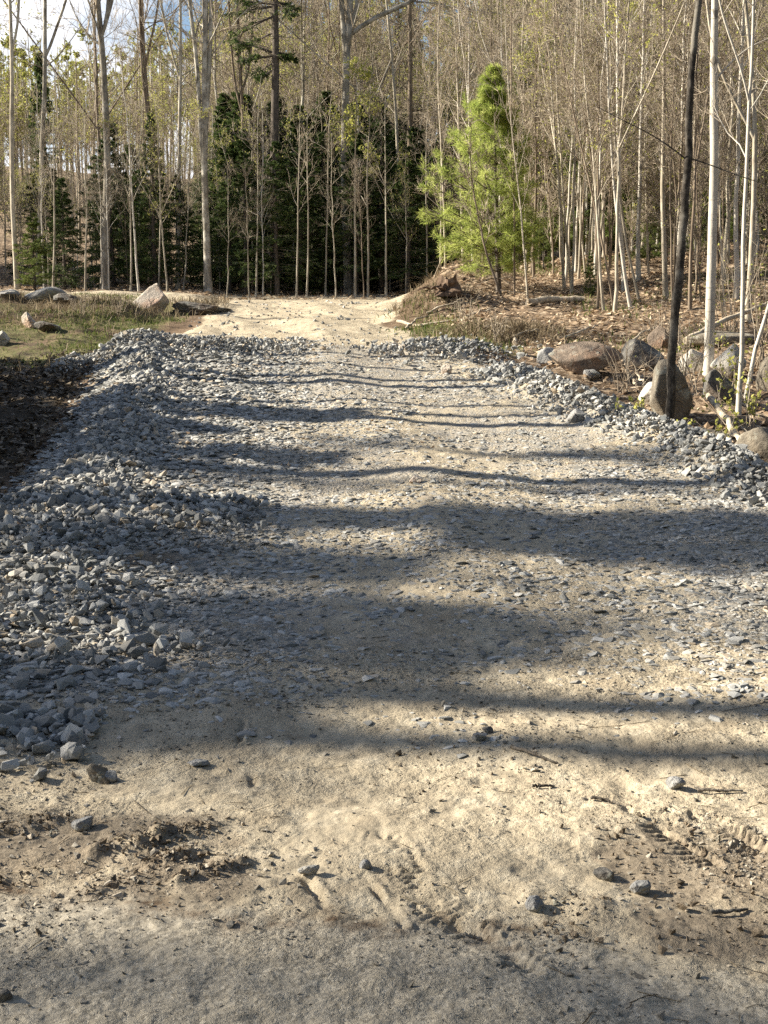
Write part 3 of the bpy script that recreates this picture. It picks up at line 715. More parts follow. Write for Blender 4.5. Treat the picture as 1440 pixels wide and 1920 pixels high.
def bare_tree(trunk, r0, rt, limbs, per2, per3, bark, twig, t0=.35, llen=.3, seed=0, sides=8, up=.05, ang=.75, buds=0, budsize=.06, sub=1.0, extra=None, twig_r=.004, flare=1.25, limb_r=.42, rough=.03):
    """trunk: (m,K,3) leaders (first one is the stem). returns trunk mesh geo, crown geo"""
    rng = np.random.default_rng(seed)
    m, K, _ = trunk.shape
    H = trunk[0, -1, 2] - trunk[0, 0, 2]
    tr = Geo(); cr = Geo()
    t = np.linspace(0, 1, K)
    R = np.zeros((m, K)); R[0] = r0 + (rt - r0) * t ** .85; R[0, 0] *= flare
    for i in range(1, m):
        s = np.argmin(np.linalg.norm(trunk[0] - trunk[i, 0], axis=1)); R[i] = (R[0, s] * .72) + (rt - R[0, s] * .72) * t
    tr.tubes(trunk[:1], R[:1], sides, .5, 0, rough)
    if m > 1: tr.tubes(trunk[1:], R[1:], max(5, sides - 2), .5, 0, .02)
    # limbs
    P1, R1 = [], []
    for i in range(m):
        nl = limbs if i == 0 else max(3, limbs // 2)
        S, D, tt, par = children(trunk[i:i + 1], nl, t0 if i == 0 else .2, .97, ang, rng)
        L = llen * H * (1.12 - tt) * rng.uniform(.6, 1.25, nl) + .15
        p = grow(S, D, L, 6, .10, up, rng); r = np.minimum(lerp_r(R[i:i + 1], par, tt) * limb_r, .012 * L + .008) ; k = np.linspace(1, .22, 6)
        P1.append(p); R1.append(r[:, None] * k[None])
    P1 = np.concatenate(P1); R1 = np.concatenate(R1)
    tr.tubes(P1, R1, 5, .5, 0)
    L1 = np.linalg.norm(P1[:, -1] - P1[:, 0], axis=1)
    S, D, tt, par = children(P1, per2, .2, .98, .65, rng)
    L2 = L1[par] * rng.uniform(.3, .6, len(S)) * sub
    P2 = grow(S, D, L2, 5, .14, up, rng); R2 = np.clip(lerp_r(R1, par, tt) * .6, twig_r * 1.2, None)[:, None] * np.linspace(1, .4, 5)[None]
    cr.tubes(P2, R2, 4, rng.random(len(P2)))
    tips = P2[:, -1]
    if per3:
        S, D, tt, par = children(P2, per3, .15, 1, .6, rng)
        L3 = L2[par] * rng.uniform(.35, .7, len(S))
        P3 = grow(S, D, L3, 4, .16, up, rng)
        cr.tubes(P3, np.broadcast_to(np.linspace(twig_r, twig_r * .45, 4)[None], P3.shape[:2]), 3, rng.random(len(P3)))
        tips = P3[:, 1:].reshape(-1, 3)
    if extra is not None:   # extra limbs given as polylines
        for p, r in extra: tr.tubes(p[None], np.linspace(r, r * .35, len(p))[None], 6, .5, 0)
    if buds:
        q = tips[rng.integers(0, len(tips), buds)] + rng.normal(0, .03, (buds, 3)); leaf_quads(cr, q, rng.uniform(.6, 1.3, buds) * budsize, 1, rng)
    return tr, cr

def tree_from(name, label, cat, loc, tr, cr, bark, crownmats, group=None, tm=None):
    """an Empty at the foot of the tree with a trunk and a crown under it; meshes are in local coordinates"""
    e = empty(name, loc, label, cat, group)
    link('trunk', tr if isinstance(tr, bpy.types.Mesh) else tr.build('trunk', [bark]), e)
    if cr is not None: link('crown', cr if isinstance(cr, bpy.types.Mesh) else cr.build('crown', crownmats), e)
    return e
def copy_tree(src, loc, rz, sc, label=None, group=None):
    c = src.copy(); COL.objects.link(c); c.location = loc; c.rotation_euler = (RNG.normal(0, .025), RNG.normal(0, .025), rz); c.scale = (sc, sc, sc * RNG.uniform(.92, 1.1))
    if label: c['label'] = label
    if group: c['group'] = group
    for ch in list(src.children):
        k = ch.copy(); COL.objects.link(k); k.parent = c
    return c

def spline(pts, K):
    pts = np.asarray(pts, float); d = np.concatenate([[0], np.cumsum(np.linalg.norm(np.diff(pts, axis=0), axis=1))])
    t = np.linspace(0, d[-1], K); out = np.stack([np.interp(t, d, pts[:, i]) for i in range(3)], -1)
    for _ in range(2): out[1:-1] = out[1:-1] * .5 + (out[:-2] + out[2:]) * .25
    return out

def photo_tree(name, label, cat, d, pix, wpx, bark, H, leaders=(), limbs=12, per2=6, per3=5, t0=.4, twig='twig', K=22, group=None, seed=1, extra=(), wob=.012, rtop=.3, ddepth=0.0, **kw):
    """a tree whose stem follows the stem seen in the photo (pix from foot to top) at forward distance d and goes on to height H"""
    base = at(pix[0][0], pix[0][1], d); gz = hz(base[0], d)
    pts = [np.array([base[0], d, gz - .08])]
    for i, q in enumerate(pix[1:]):
        p = at(q[0], q[1], d); p[1] += ddepth * (i + 1) / len(pix)
        if p[2] > pts[-1][2] + .05: pts.append(p)
    dirn = unit(pts[-1] - pts[max(0, len(pts) - 3)]); dirn = unit(dirn * .5 + np.array([0, 0, .8]))
    if H > pts[-1][2] - gz: pts.append(pts[-1] + dirn * (H - (pts[-1][2] - gz)) * .5); pts.append(pts[-1] + unit(dirn + np.array([.1, .1, .3])) * (H - (pts[-1][2] - gz)) * .99)
    tr = spline(pts, K); rng = np.random.default_rng(seed); tr[1:, :2] += np.cumsum(rng.normal(0, wob, (K - 1, 2)), 0) * .5
    all_ = [tr]
    for lp in leaders:
        q = [at(a, b, d) for a, b in lp]; s = np.argmin([np.linalg.norm(q[0] - t) for t in tr]); q[0] = tr[s]
        dr = unit(q[-1] - q[-2]); top = H * .93 - (q[-1][2] - gz)
        if top > .5: q.append(q[-1] + unit(dr * .6 + np.array([0, 0, .7])) * top)
        all_.append(spline(q, K))
    T = np.stack(all_); o = np.array([base[0], d, gz]); T = T - o
    r0 = wpx * (.5 if d < 20 else .43) * d / FOC
    ex = [(spline([at(*q[:2], d + (q[2] if len(q) > 2 else 0)) - o for q in e[0]], 10), e[1] * .5 * d / FOC) for e in extra]
    a, b = bare_tree(T, r0, r0 * rtop * .5, limbs, per2, per3, bark, twig, t0, seed=seed, extra=ex, **kw)
    return tree_from(name, label, cat, tuple(o), a, b, M[bark], [M[twig], M['bud']], group)

# ------------------------------------------------------------------ conifers
def sprays(g, pos, dirs, length, width, rng, mat=0, tint=None):
    n = len(pos); d = unit(dirs); s = unit(np.cross(d, rng.normal(size=(n, 3)))) * width[:, None] * .5
    m = pos + d * length[:, None] * .45; tip = pos + d * length[:, None]
    W = np.stack([pos, m + s, tip, m - s], 1)
    g.add(W.reshape(-1, 3), (np.arange(n) * 4)[:, None] + np.array([[0, 1, 2, 3]]), np.repeat(rng.random(n) if tint is None else tint, 4), mat)

def needle_branches(cr, P, R, rng, per, twig_len, dens, nl, nw, spread, flat=.35, mat=1, droop=0.0, t0=.15):
    """side twigs with needles along branches P; wood goes to slot 0, needles to slot mat"""
    L = np.linalg.norm(P[:, -1] - P[:, 0], axis=1)
    S, D, tt, par = children(P, per, t0, 1.0, .75, rng)
    D[:, 2] *= flat; D[:, 2] -= droop
    l2 = np.clip(L[par] * twig_len * (1.15 - .7 * tt) * rng.uniform(.6, 1.25, len(S)), .05, None)
    Q = grow(S, D, l2, 4, .10, 0, rng)
    cr.tubes(Q, np.broadcast_to(np.linspace(.006, .002, 4)[None], Q.shape[:2]), 3, .2, 0)
    t = rng.uniform(.1, 1.05, (len(Q), dens)); f = np.clip(t, 0, .999) * 3; i = f.astype(int); w = (f - i)[..., None]; pi = np.arange(len(Q))[:, None]
    pos = Q[pi, i] * (1 - w) + Q[pi, i + 1] * w
    dr = unit(Q[pi, i + 1] - Q[pi, i]) + rng.normal(0, spread, pos.shape)
    tint = np.clip(.5 + .28 * rng.normal(size=(len(Q), 1)) + .16 * rng.normal(size=pos.shape[:2]), 0, 1)
    n = pos.shape[0] * pos.shape[1]
    sprays(cr, pos.reshape(-1, 3), dr.reshape(-1, 3), nl * rng.uniform(.65, 1.25, n), nw * rng.uniform(.7, 1.3, n), rng, mat, tint.ravel())

def conifer(seed, h, w, nb, bark_r, tlo, shape, rise, per, dens, nl, nw, spread, twig_len=.34, droop=.1, bias=0.0, flat=.35, dead=14, tiers=0, qpow=.92):
    rng = np.random.default_rng(seed)
    K = 12; t = np.linspace(0, 1, K); T = np.zeros((1, K, 3)); T[0, :, 2] = t * h; T[0, 1:, :2] += np.cumsum(rng.normal(0, .008 * h / 5, (K - 1, 2)), 0)
    R = (bark_r * (1 - t) ** .9 + .006)[None]
    tr = Geo(); tr.tubes(T, R, 8, .5, 0, .03)
    q = tlo + (1 - tlo) * np.sort(rng.random(nb)) ** qpow * .985
    if tiers: q = np.clip(tlo + (1 - tlo) * (np.round((q - tlo) / (1 - tlo) * tiers) + rng.normal(0, .09, nb)) / tiers, tlo, .985)
    az = np.arange(nb) * 2.39996 + rng.normal(0, .35, nb)
    L = w * shape((q - tlo) / (1 - tlo)) * rng.uniform(.72, 1.18, nb) * (1 + bias * np.cos(az - PI)) + .05
    f = q * (K - 1); i = np.minimum(f.astype(int), K - 2); ww = (f - i)[:, None]
    S = T[0, i] * (1 - ww) + T[0, i + 1] * ww
    el = rise[0] + (rise[1] - rise[0]) * q + rng.normal(0, .10, nb)
    D = np.stack([np.cos(az) * np.cos(el), np.sin(az) * np.cos(el), np.sin(el)], -1)
    P = grow(S, D, L, 6, .06, rise[2], rng)
    Rb = np.clip(.012 * L, .004, .03)[:, None] * np.linspace(1, .3, 6)[None]
    tr.tubes(P, Rb, 4, .3, 0)
    cr = Geo(); needle_branches(cr, P, Rb, rng, per, twig_len, dens, nl, nw, spread, flat, 1, droop)
    if dead:
        q = rng.uniform(.04, tlo, dead); az = rng.uniform(0, 2 * PI, dead); S = np.stack([0 * q, 0 * q, q * h], -1)
        P = grow(S, np.stack([np.cos(az), np.sin(az), -.15 + 0 * az], -1), rng.uniform(.25, .7, dead) * w, 5, .12, -.02, rng)
        tr.tubes(P, np.broadcast_to(np.linspace(.008, .003, 5)[None], P.shape[:2]), 3, .4, 0)
    return tr, cr

SPR_SHAPE = lambda u: np.clip((1 - u), 0, 1) ** .95 * (.72 + .28 * np.clip(u * 6, 0, 1))
def make_spruce(seed, h, w, tlo, nb):
    tr, cr = conifer(seed, h, w, nb, .012 * h + .02, tlo, SPR_SHAPE, (-.25, .45, -.01), 14, 24, .08, .019, .65, .36, .12, dead=18)
    return tr.build('trunk', [M['spruce_bark']]), cr.build('crown', [M['twig'], M['spruce']])
SPRUCES = [make_spruce(700 + i, 5.5, w, tl, nb) for i, (w, tl, nb) in enumerate(((1.35, .05, 135), (1.1, .08, 125), (1.5, .14, 135), (1.3, .18, 125)))]
def spruce(label, px, d, h, wide, proto, group=None, rz=0):
    x = float(at(px, 560, d)[0]); e = empty('spruce_tree', (x, d, hz(x, d) - .05), label, 'spruce', group)
    tm, cm = SPRUCES[proto]; link('trunk', tm, e); link('crown', cm, e)
    s = h / 5.5; e.scale = (s * wide, s * wide, s); e.rotation_euler = (0, 0, rz); return e

# the white pine on the bank and its kin
def pine_shape(u): return np.clip(1 - u, 0, 1) ** .95 * (.6 + .4 * np.clip(u * 3.2, 0, 1))
def make_pine(seed, h, w, nb, tlo, dens, bias=0.0, nw=.011, rise=(.12, .85, .02)):
    tr, cr = conifer(seed, h, w, nb, .009 * h + .012, tlo, pine_shape, rise, 10, dens, .125, nw, 1.0, .30, 0.0, bias, .6, dead=8, tiers=11, qpow=1.25)
    return tr.build('trunk', [M['spruce_bark']]), cr
tm, cr = make_pine(41, 4.08, 1.58, 165, .12, 40, .26, .0075)
bx, by = 2.13, 24.0
e = empty('white_pine', (bx, by, hz(bx, by) - .05), 'bright green young white pine on the bank right of the sandy track', 'pine')
link('trunk', tm, e); link('crown', cr.build('crown', [M['twig'], M['pine']]), e)
e.rotation_euler = (0, -.03, 0)
tm2, cr2 = make_pine(43, 4.5, 1.1, 60, .1, 26, 0, .016)
PINE2 = (tm2, cr2.build('crown', [M['twig'], M['pine_dull']]))
def pine(label, px, d, h, wide, group=None, rz=0, name='young_pine'):
    x = float(at(px, 560, d)[0]); e = empty(name, (x, d, hz(x, d) - .05), label, 'pine', group)
    link('trunk', PINE2[0], e); link('crown', PINE2[1], e); s = h / 4.5; e.scale = (s * wide, s * wide, s); e.rotation_euler = (0, 0, rz); return e
pine('small bushy young pine on the leafy bank just right of the bright white pine', 1018, 28, 1.5, 1.1, rz=1)
pine('young pine in the undergrowth left of the dark leaning trunk', 1215, 27, 2.0, 1.3, rz=2)
pine('young pine in the undergrowth between dark leaning trunk and white birch', 1300, 28, 2.1, 1.3, rz=3)
pine('low young pine in the undergrowth right of the white birch', 1385, 29, 2.2, 1.3, rz=4)
pine('knee-high pine seedling on the leaves beside the fallen log', 1106, 23.2, .85, 1.0, rz=5)
pine('low olive green young pine at the left forest edge behind the grey boulder', 66, 36, 2.1, 1.6, rz=2.5)
for k, (px, d, h) in enumerate(((1190, 47, 9), (1270, 44, 8), (985, 52, 8.5), (1110, 55, 10), (1400, 46, 8), (700, 60, 9.5))):
    pine('tall pale green pine showing through the bare trees behind the bank', px, d, h, .9, 'pines behind the bare trees', k * 1.3, 'pine_tree')

for k in range(16):
    d = RNG.uniform(31, 46); px = RNG.uniform(960, 1440)
    pine('green pine half hidden by the saplings of the right bank thicket', px, d, RNG.uniform(2.2, 6.5), RNG.uniform(.9, 1.3), 'pines in the right bank thicket', k * 1.1, 'pine_tree')
for k in range(34):
    y = RNG.uniform(39.5, 56); x = RNG.uniform(-34, -15.5) - .15 * (y - 40)
    spruce('tall dark spruce left of the clearing', 720 + x / y * FOC, y, RNG.uniform(6.5, 9.5), 1.2, k % 4, 'spruces left of the clearing', k)
for k in range(40):  # unseen spruces added behind and right of the camera to darken the shade
    if k < 20: x, y = RNG.uniform(-22, 20), RNG.uniform(-24, -9)
    else: x, y = RNG.uniform(9, 20), RNG.uniform(-9, 13)
    e = spruce('unseen tall spruce added around the viewpoint to block sky light', 720, 10, RNG.uniform(10, 15), 1.0, k % 4, 'added sky-blocking spruces', k); e.location = (x, y, hz(x, y))
for k, (label, px, d, h, wd, pr) in enumerate((
    ('small pointed dark spruce behind the wide grey boulder', 122, 38.5, 3.4, 1.0, 0),
    ('broad dark spruce behind the tall forked maple at the left', 212, 41.5, 5.4, 1.1, 0),
    ('slender pointed spruce right of the tall forked maple', 292, 39.5, 5.3, .85, 1),
    ('short spruce under the trunks above the pale wedge boulder', 335, 41, 3.6, 1.0, 2),
    ('spruce right of the pale-barked maple clump', 432, 40.5, 4.3, 1.0, 3),
    ('lighter green spruce left of the tall shaggy conifer', 462, 39, 4.9, .95, 1),
    ('spruce right in front of the tall shaggy conifer', 520, 38.5, 4.5, 1.1, 2),
    ('dark spruce right of the tall shaggy conifer', 562, 40, 5.5, 1.1, 0),
    ('dark spruce left of the big oak', 606, 41, 5.0, 1.1, 2),
    ('dark spruce right behind the big oak', 668, 39.5, 4.8, 1.1, 3),
    ('dark spruce half way between the big oak and the white pine', 715, 40.5, 5.2, 1.1, 2),
    ('dark spruce in the black gap left of the white pine', 765, 39, 4.4, 1.2, 2),
    ('dark spruce hard against the left side of the white pine', 812, 42, 5.0, 1.2, 0))):
    spruce(label, px, d, h, wd, pr, rz=k * 1.7)
for k in range(66):
    px = RNG.uniform(400, 850) if k < 60 else RNG.uniform(60, 400); d = RNG.uniform(42.5, 50)
    spruce('dark spruce in the shaded second row behind the clearing', px, d, RNG.uniform(4.4, 6.9) * (1 if k < 60 else .7), RNG.uniform(1.0, 1.35), k % 4, 'spruces of the second row', RNG.uniform(0, 6))

def shaggy():
    d = 40.0; rng = np.random.default_rng(77)
    o = np.array([float(at(508, 560, d)[0]), d, 0]); o[2] = hz(o[0], d) - .05
    tr = spline([o] + [at(a, b, d) for a, b in ((511, 400), (515, 250), (517, 100), (516, 0), (516, -130), (518, -260))], 24) - o
    g = Geo(); r0 = 10 * d / FOC; g.tubes(tr[None], (r0 * (1 - .8 * np.linspace(0, 1, 24) ** 1.3))[None], 9, .5, 0, .04)
    br = []
    for (a, b) in (((516, 8), (440, 0)), ((515, 12), (428, 30)), ((516, 30), (436, 62)), ((517, 6), (548, 30)), ((517, 2), (556, 18)), ((516, 100), (446, 76)), ((516, 104), (452, 112)),
                   ((517, 96), (553, 112)), ((517, 110), (546, 108)), ((516, 118), (470, 140)), ((516, 130), (484, 152)), ((516, 60), (448, 92)), ((517, -40), (455, -30)), ((517, -45), (575, -30)),
                   ((517, -90), (470, -95)), ((517, -95), (560, -90)), ((518, -150), (485, -160)), ((518, -155), (550, -160)), ((518, -200), (500, -215)), ((518, -205), (538, -218))):
        p0 = at(*a, d) - o; p1 = at(b[0], b[1], d + rng.normal(0, .5)) - o
        for s in range(2):
            br.append(polyline_noise(p0, p1 + rng.normal(0, .08, 3) * s, 6, .02, -.02))
    br = np.array(br); R = np.broadcast_to(np.linspace(.03, .008, 6)[None], br.shape[:2])
    g.tubes(br, R, 4, .3, 0)
    n = 46; q = rng.uniform(.25, .8, n); i = (q * 23).astype(int); az = rng.uniform(0, 2 * PI, n)
    P = grow(tr[i], np.stack([np.cos(az), np.sin(az), -.35 + 0 * az], -1), rng.uniform(.3, 1.1, n), 5, .14, .02, rng)
    g.tubes(P, np.broadcast_to(np.linspace(.012, .003, 5)[None], P.shape[:2]), 3, .3, 0)
    cr = Geo(); needle_branches(cr, br, R, rng, 16, .34, 14, .10, .03, .5, .4, 1, .15, .25)
    tree_from('shaggy_conifer', 'tall dark conifer with a bare lower trunk and ragged drooping top branches', 'conifer', tuple(o), g, cr, M['spruce_bark'], [M['twig'], M['spruce']])
shaggy()

# ------------------------------------------------------------------ trees that can be told apart in the photo
photo_tree('birch_tree', 'white birch with dark knots right of the dark leaning trunk', 'birch', 15.3, [(1328, 712), (1332, 560), (1335, 420), (1338, 300), (1336, 150), (1338, 0)], 20, 'birch_bark', 10, limbs=16, per2=6, per3=5, t0=.42, seed=2, rtop=.5, wob=.004, llen=.2, K=44, sides=12, rough=.02,
    extra=[([(1342, 150), (1362, 125), (1400, 90), (1445, 70)], 4)])
photo_tree('dark_tree', 'dark rough-barked trunk leaning right in front of the tall tan boulder', 'tree', 12.6, [(1250, 782), (1262, 640), (1275, 510), (1281, 400), (1290, 290), (1297, 180), (1301, 90), (1313, 0)], 17.5, 'dark_bark', 9, limbs=14, per2=6, per3=5, t0=.5, seed=3, rtop=.7, wob=.012, llen=.22, K=60, sides=12, rough=.085, flare=1.6, twig='dark_bark',
    extra=[([(1288, 300), (1262, 278), (1215, 248), (1160, 222), (1120, 200)], 3), ([(1290, 296), (1330, 308), (1390, 332), (1460, 352)], 3)])
photo_tree('birch_sapling', 'thin pale birch with dark blotches near the right picture edge', 'birch', 13.4, [(1384, 792), (1391, 660), (1395, 520), (1399, 380), (1408, 250), (1416, 160), (1424, 60), (1420, 0)], 10, 'birch_bark', 7.5, leaders=[[(1413, 185), (1395, 140), (1372, 80), (1350, 20)]], limbs=14, per2=6, per3=4, t0=.3, seed=4, llen=.2, sides=10)
photo_tree('birch_sapling', 'short slanting birch stem leaving the frame at the right edge', 'birch', 14.2, [(1398, 702), (1415, 650), (1432, 610), (1452, 560)], 9, 'birch_bark', 6.5, limbs=12, per2=5, per3=4, t0=.3, seed=6, llen=.2)
photo_tree('birch_tree', 'pale grey birch behind the thin blotchy birch at the right edge', 'birch', 19.5, [(1400, 640), (1408, 500), (1414, 380), (1418, 240), (1410, 120), (1398, 0)], 12, 'pale_bark', 9.5, leaders=[[(1412, 235), (1380, 190), (1350, 145), (1330, 60)]], limbs=12, per2=5, per3=4, t0=.35, seed=7, llen=.2)
photo_tree('grey_tree', 'pale straight trunk just left of the dark leaning trunk', 'tree', 22, [(1248, 592), (1246, 420), (1247, 250), (1249, 120), (1248, 0)], 12, 'pale_bark', 10, limbs=12, per2=6, per3=5, t0=.45, seed=8, llen=.2)
saps = [
 ('pale slender birch sapling leaning left above the right bank, tallest of its clump', [(1184, 606), (1164, 480), (1150, 340), (1141, 150), (1136, 0)], 10, 'birch_bark', 21.2),
 ('white birch sapling close beside the tallest leaning one', [(1200, 590), (1176, 470), (1158, 330), (1148, 150), (1140, 0)], 8, 'birch_bark', 21.8),
 ('bare sapling bowed left in the middle of the right bank clump', [(1132, 602), (1124, 470), (1116, 340), (1098, 190), (1082, 0)], 9, 'pale_bark', 21.4),
 ('crooked sapling crossing in front of the right bank clump', [(1153, 602), (1130, 460), (1098, 320), (1072, 210), (1045, 60)], 7, 'brown_bark', 21.5),
 ('pale sapling standing behind the fallen log', [(1072, 560), (1060, 440), (1052, 300), (1042, 180), (1038, 60)], 8, 'pale_bark', 24.5),
 ('thin pale sapling right of the white pine trunk', [(990, 590), (982, 460), (968, 330), (956, 250), (948, 140)], 6, 'pale_bark', 23),
 ('short dark-sided sapling slanting in front of the white pine', [(944, 600), (928, 520), (908, 470), (890, 380)], 8, 'brown_bark', 22.4),
 ('dark straight sapling just right of the white pine trunk', [(964, 580), (963, 470), (962, 360), (958, 240)], 6, 'brown_bark', 23.5),
 ('white birch with a Y-shaped top rising behind the white pine', [(938, 560), (938, 400), (938, 250), (938, 150), (936, 0)], 9, 'birch_bark', 29),
 ('pair-stemmed white birch left behind the white pine top', [(888, 560), (884, 400), (880, 210), (878, 80), (880, 0)], 9, 'birch_bark', 31),
 ('thin white birch left of the pair-stemmed birch', [(868, 560), (866, 400), (860, 240), (855, 100), (849, 0)], 8, 'birch_bark', 32),
 ('twin slim sapling on the left flank of the white pine', [(826, 520), (826, 400), (824, 260), (818, 170)], 7, 'pale_bark', 29.5),
 ('slim pale sapling at the stump left of the white pine', [(836, 520), (832, 400), (828, 280), (822, 190)], 6, 'pale_bark', 29.2),
 ('pale sapling midway between the log and the leaning clump', [(1098, 560), (1090, 440), (1075, 300), (1068, 150), (1066, 0)], 6, 'pale_bark', 26),
 ('thin grey sapling behind the leaning clump at its right', [(1216, 560), (1210, 420), (1208, 280), (1205, 120), (1204, 20)], 7, 'pale_bark', 25),
 ('thin sapling between the pale straight trunk and the dark leaning trunk', [(1262, 590), (1258, 470), (1256, 330), (1260, 180), (1268, 60)], 6, 'brown_bark', 21),
 ('slim sapling in the gap between dark trunk and white birch', [(1306, 600), (1303, 460), (1300, 330), (1304, 180), (1310, 40)], 7, 'pale_bark', 23),
 ('slim sapling directly right of the white birch', [(1356, 640), (1352, 480), (1350, 330), (1348, 160), (1346, 0)], 6, 'pale_bark', 20.5),
]
for k, (lab, pix, w, bk, d) in enumerate(saps):
    w = w * .82; bk = 'pale_bark' if bk == 'birch_bark' and k not in (0, 8, 9) else bk
    lead = [[(938, 150), (918, 110), (900, 60), (890, 0)], [(938, 190), (962, 140), (985, 90), (1002, 20)]] if 'Y-shaped' in lab else [[(884, 210), (872, 120), (862, 60), (858, 0)]] if 'pair-stemmed' in lab else ()
    photo_tree('bare_sapling' if 'birch' not in lab else 'birch_sapling', lab, 'birch' if 'birch' in lab else 'sapling', d, pix, w, bk, (3.0 if 'short dark-sided' in lab else 7.0 + 1.5 * math.sin(k * 2.1)), leaders=lead, limbs=17, per2=5, per3=4, t0=.28, seed=20 + k, llen=.19, ang=.6, K=18, sides=7, rtop=.35)

photo_tree('forked_maple', 'tall grey maple forking high up, left of centre of the left forest edge', 'maple', 38.5, [(197, 552), (199, 420), (203, 280), (196, 180), (192, 95), (180, 0)], 19, 'grey_bark', 17, leaders=[[(194, 92), (201, 55), (204, 0)], [(200, 60), (212, 0)]], limbs=16, seed=60, rtop=.5, llen=.22, sides=10)
photo_tree('grey_tree', 'slim whitish trunk at the far left of the forest edge', 'tree', 36, [(33, 545), (24, 400), (22, 250), (23, 120), (18, 0)], 12, 'pale_bark', 15, leaders=[[(26, 120), (32, 70), (36, 0)]], limbs=14, seed=61, rtop=.55, llen=.2)
photo_tree('grey_tree', 'grey trunk with a thin side stem between whitish trunk and forked maple', 'tree', 39.5, [(72, 552), (78, 360), (82, 240), (88, 130), (85, 0)], 13, 'grey_bark', 16, leaders=[[(90, 130), (101, 80), (102, 50), (120, 20)]], limbs=14, seed=62, rtop=.6, llen=.22)
photo_tree('grey_tree', 'twin-stemmed tree right of the forked maple, its stems side by side', 'tree', 42, [(282, 552), (284, 300), (276, 190), (266, 90), (264, 0)], 11, 'brown_bark', 16, leaders=[[(280, 260), (270, 170), (264, 110), (262, 20)], [(277, 130), (284, 70), (296, 20)]], limbs=16, seed=63, rtop=.55, llen=.22)
photo_tree('grey_tree', 'pale-footed trunk with spreading branches right of the twin-stemmed tree', 'tree', 41, [(334, 552), (336, 350), (338, 220), (341, 120), (339, 0)], 11, 'pale_bark', 15, leaders=[[(341, 160), (325, 110), (312, 60), (300, 0)]], limbs=16, seed=64, rtop=.5, llen=.24)
photo_tree('maple_clump', 'maple with three pale stems parting low down, dark at the foot', 'maple', 38, [(391, 566), (388, 440), (383, 330), (383, 200), (386, 90), (386, 0)], 17, 'grey_bark', 17, leaders=[[(384, 360), (374, 220), (371, 120), (362, 60), (354, 0)], [(385, 330), (388, 200), (395, 90), (396, 0)]], limbs=16, seed=65, rtop=.5, llen=.2, sides=10)
photo_tree('grey_tree', 'forking grey tree left of the shaggy conifer', 'tree', 43, [(462, 552), (458, 320), (455, 210), (450, 150), (446, 60)], 11, 'brown_bark', 15, leaders=[[(456, 215), (442, 170), (436, 120), (430, 40)], [(457, 180), (464, 150), (470, 100), (474, 40)]], limbs=16, seed=66, rtop=.6, llen=.22)
photo_tree('big_oak', 'thick grey oak in the centre forking into spreading limbs at the top', 'oak', 40, [(655, 560), (648, 420), (645, 280), (649, 160), (650, 75), (658, 0)], 21, 'grey_bark', 18, leaders=[[(650, 100), (643, 50), (640, 0)], [(652, 85), (664, 50), (672, 0)], [(654, 80), (685, 40), (740, 15), (790, 0)]], limbs=20, seed=67, rtop=.6, llen=.26, sides=10)
photo_tree('grey_tree', 'crooked thin pale trunk right of the big oak', 'tree', 42, [(752, 552), (745, 300), (740, 200), (735, 120), (728, 60), (722, 0)], 9, 'pale_bark', 14, leaders=[[(735, 120), (715, 150), (704, 200)]], limbs=16, seed=68, rtop=.6, llen=.22)
photo_tree('dark_tree', 'dark straight trunk between the big oak and the white pine', 'tree', 43, [(766, 552), (767, 340), (768, 200), (768, 100), (765, 0)], 14, 'brown_bark', 17, limbs=26, t0=.3, seed=69, rtop=.6, llen=.13, ang=1.2)
photo_tree('leafing_tree', 'slim tree with fresh yellow-green leaves in front of the big oak', 'tree', 37.5, [(666, 560), (664, 400), (663, 260), (666, 190)], 6, 'pale_bark', 6.8, limbs=14, seed=70, t0=.55, llen=.22, buds=1600, budsize=.075)
photo_tree('leafing_tree', 'tree with yellow-green opening leaves high up left of the dark leaning trunk', 'tree', 33, [(1212, 540), (1208, 400), (1204, 250), (1200, 120), (1198, 0)], 7, 'brown_bark', 8.6, limbs=20, seed=71, t0=.62, llen=.2, buds=2600, budsize=.085)
for k, (px, w, pt, lab) in enumerate(((245, 5, 330, 'thin pale sapling left of the pointed spruce in the shade'), (556, 5, 300, 'thin pale stem in the dark gap right of the shaggy conifer'), (575, 5, 340, 'second thin stem right of the shaggy conifer, in the dark gap'),
        (690, 6, 240, 'thin bare stem right of the big oak against the dark spruces'), (724, 6, 260, 'bare stem with wide raised branches against the black gap'), (480, 5, 330, 'pale forked stem in front of the lighter green spruce'), (800, 5, 300, 'thin stem at the right end of the black gap'),
        (610, 5, 380, 'thin leaning stem left of the big oak against the spruces'), (160, 5, 330, 'thin pale stem left of the forked maple'), (100, 5, 180, 'slim pale stem with fine side twigs left of the small pointed spruce'))):
    photo_tree('bare_sapling', lab, 'sapling', 36.8 + .25 * k % 2, [(px, 560), (px + 2, 450), (px - 2 + 3 * (k % 3), pt + 60), (px + 4 * (k % 2), pt)], w, 'pale_bark', 6.0 + .3 * (k % 4), limbs=12, per2=4, per3=3, t0=.35, seed=80 + k, llen=.22, K=14, sides=6)

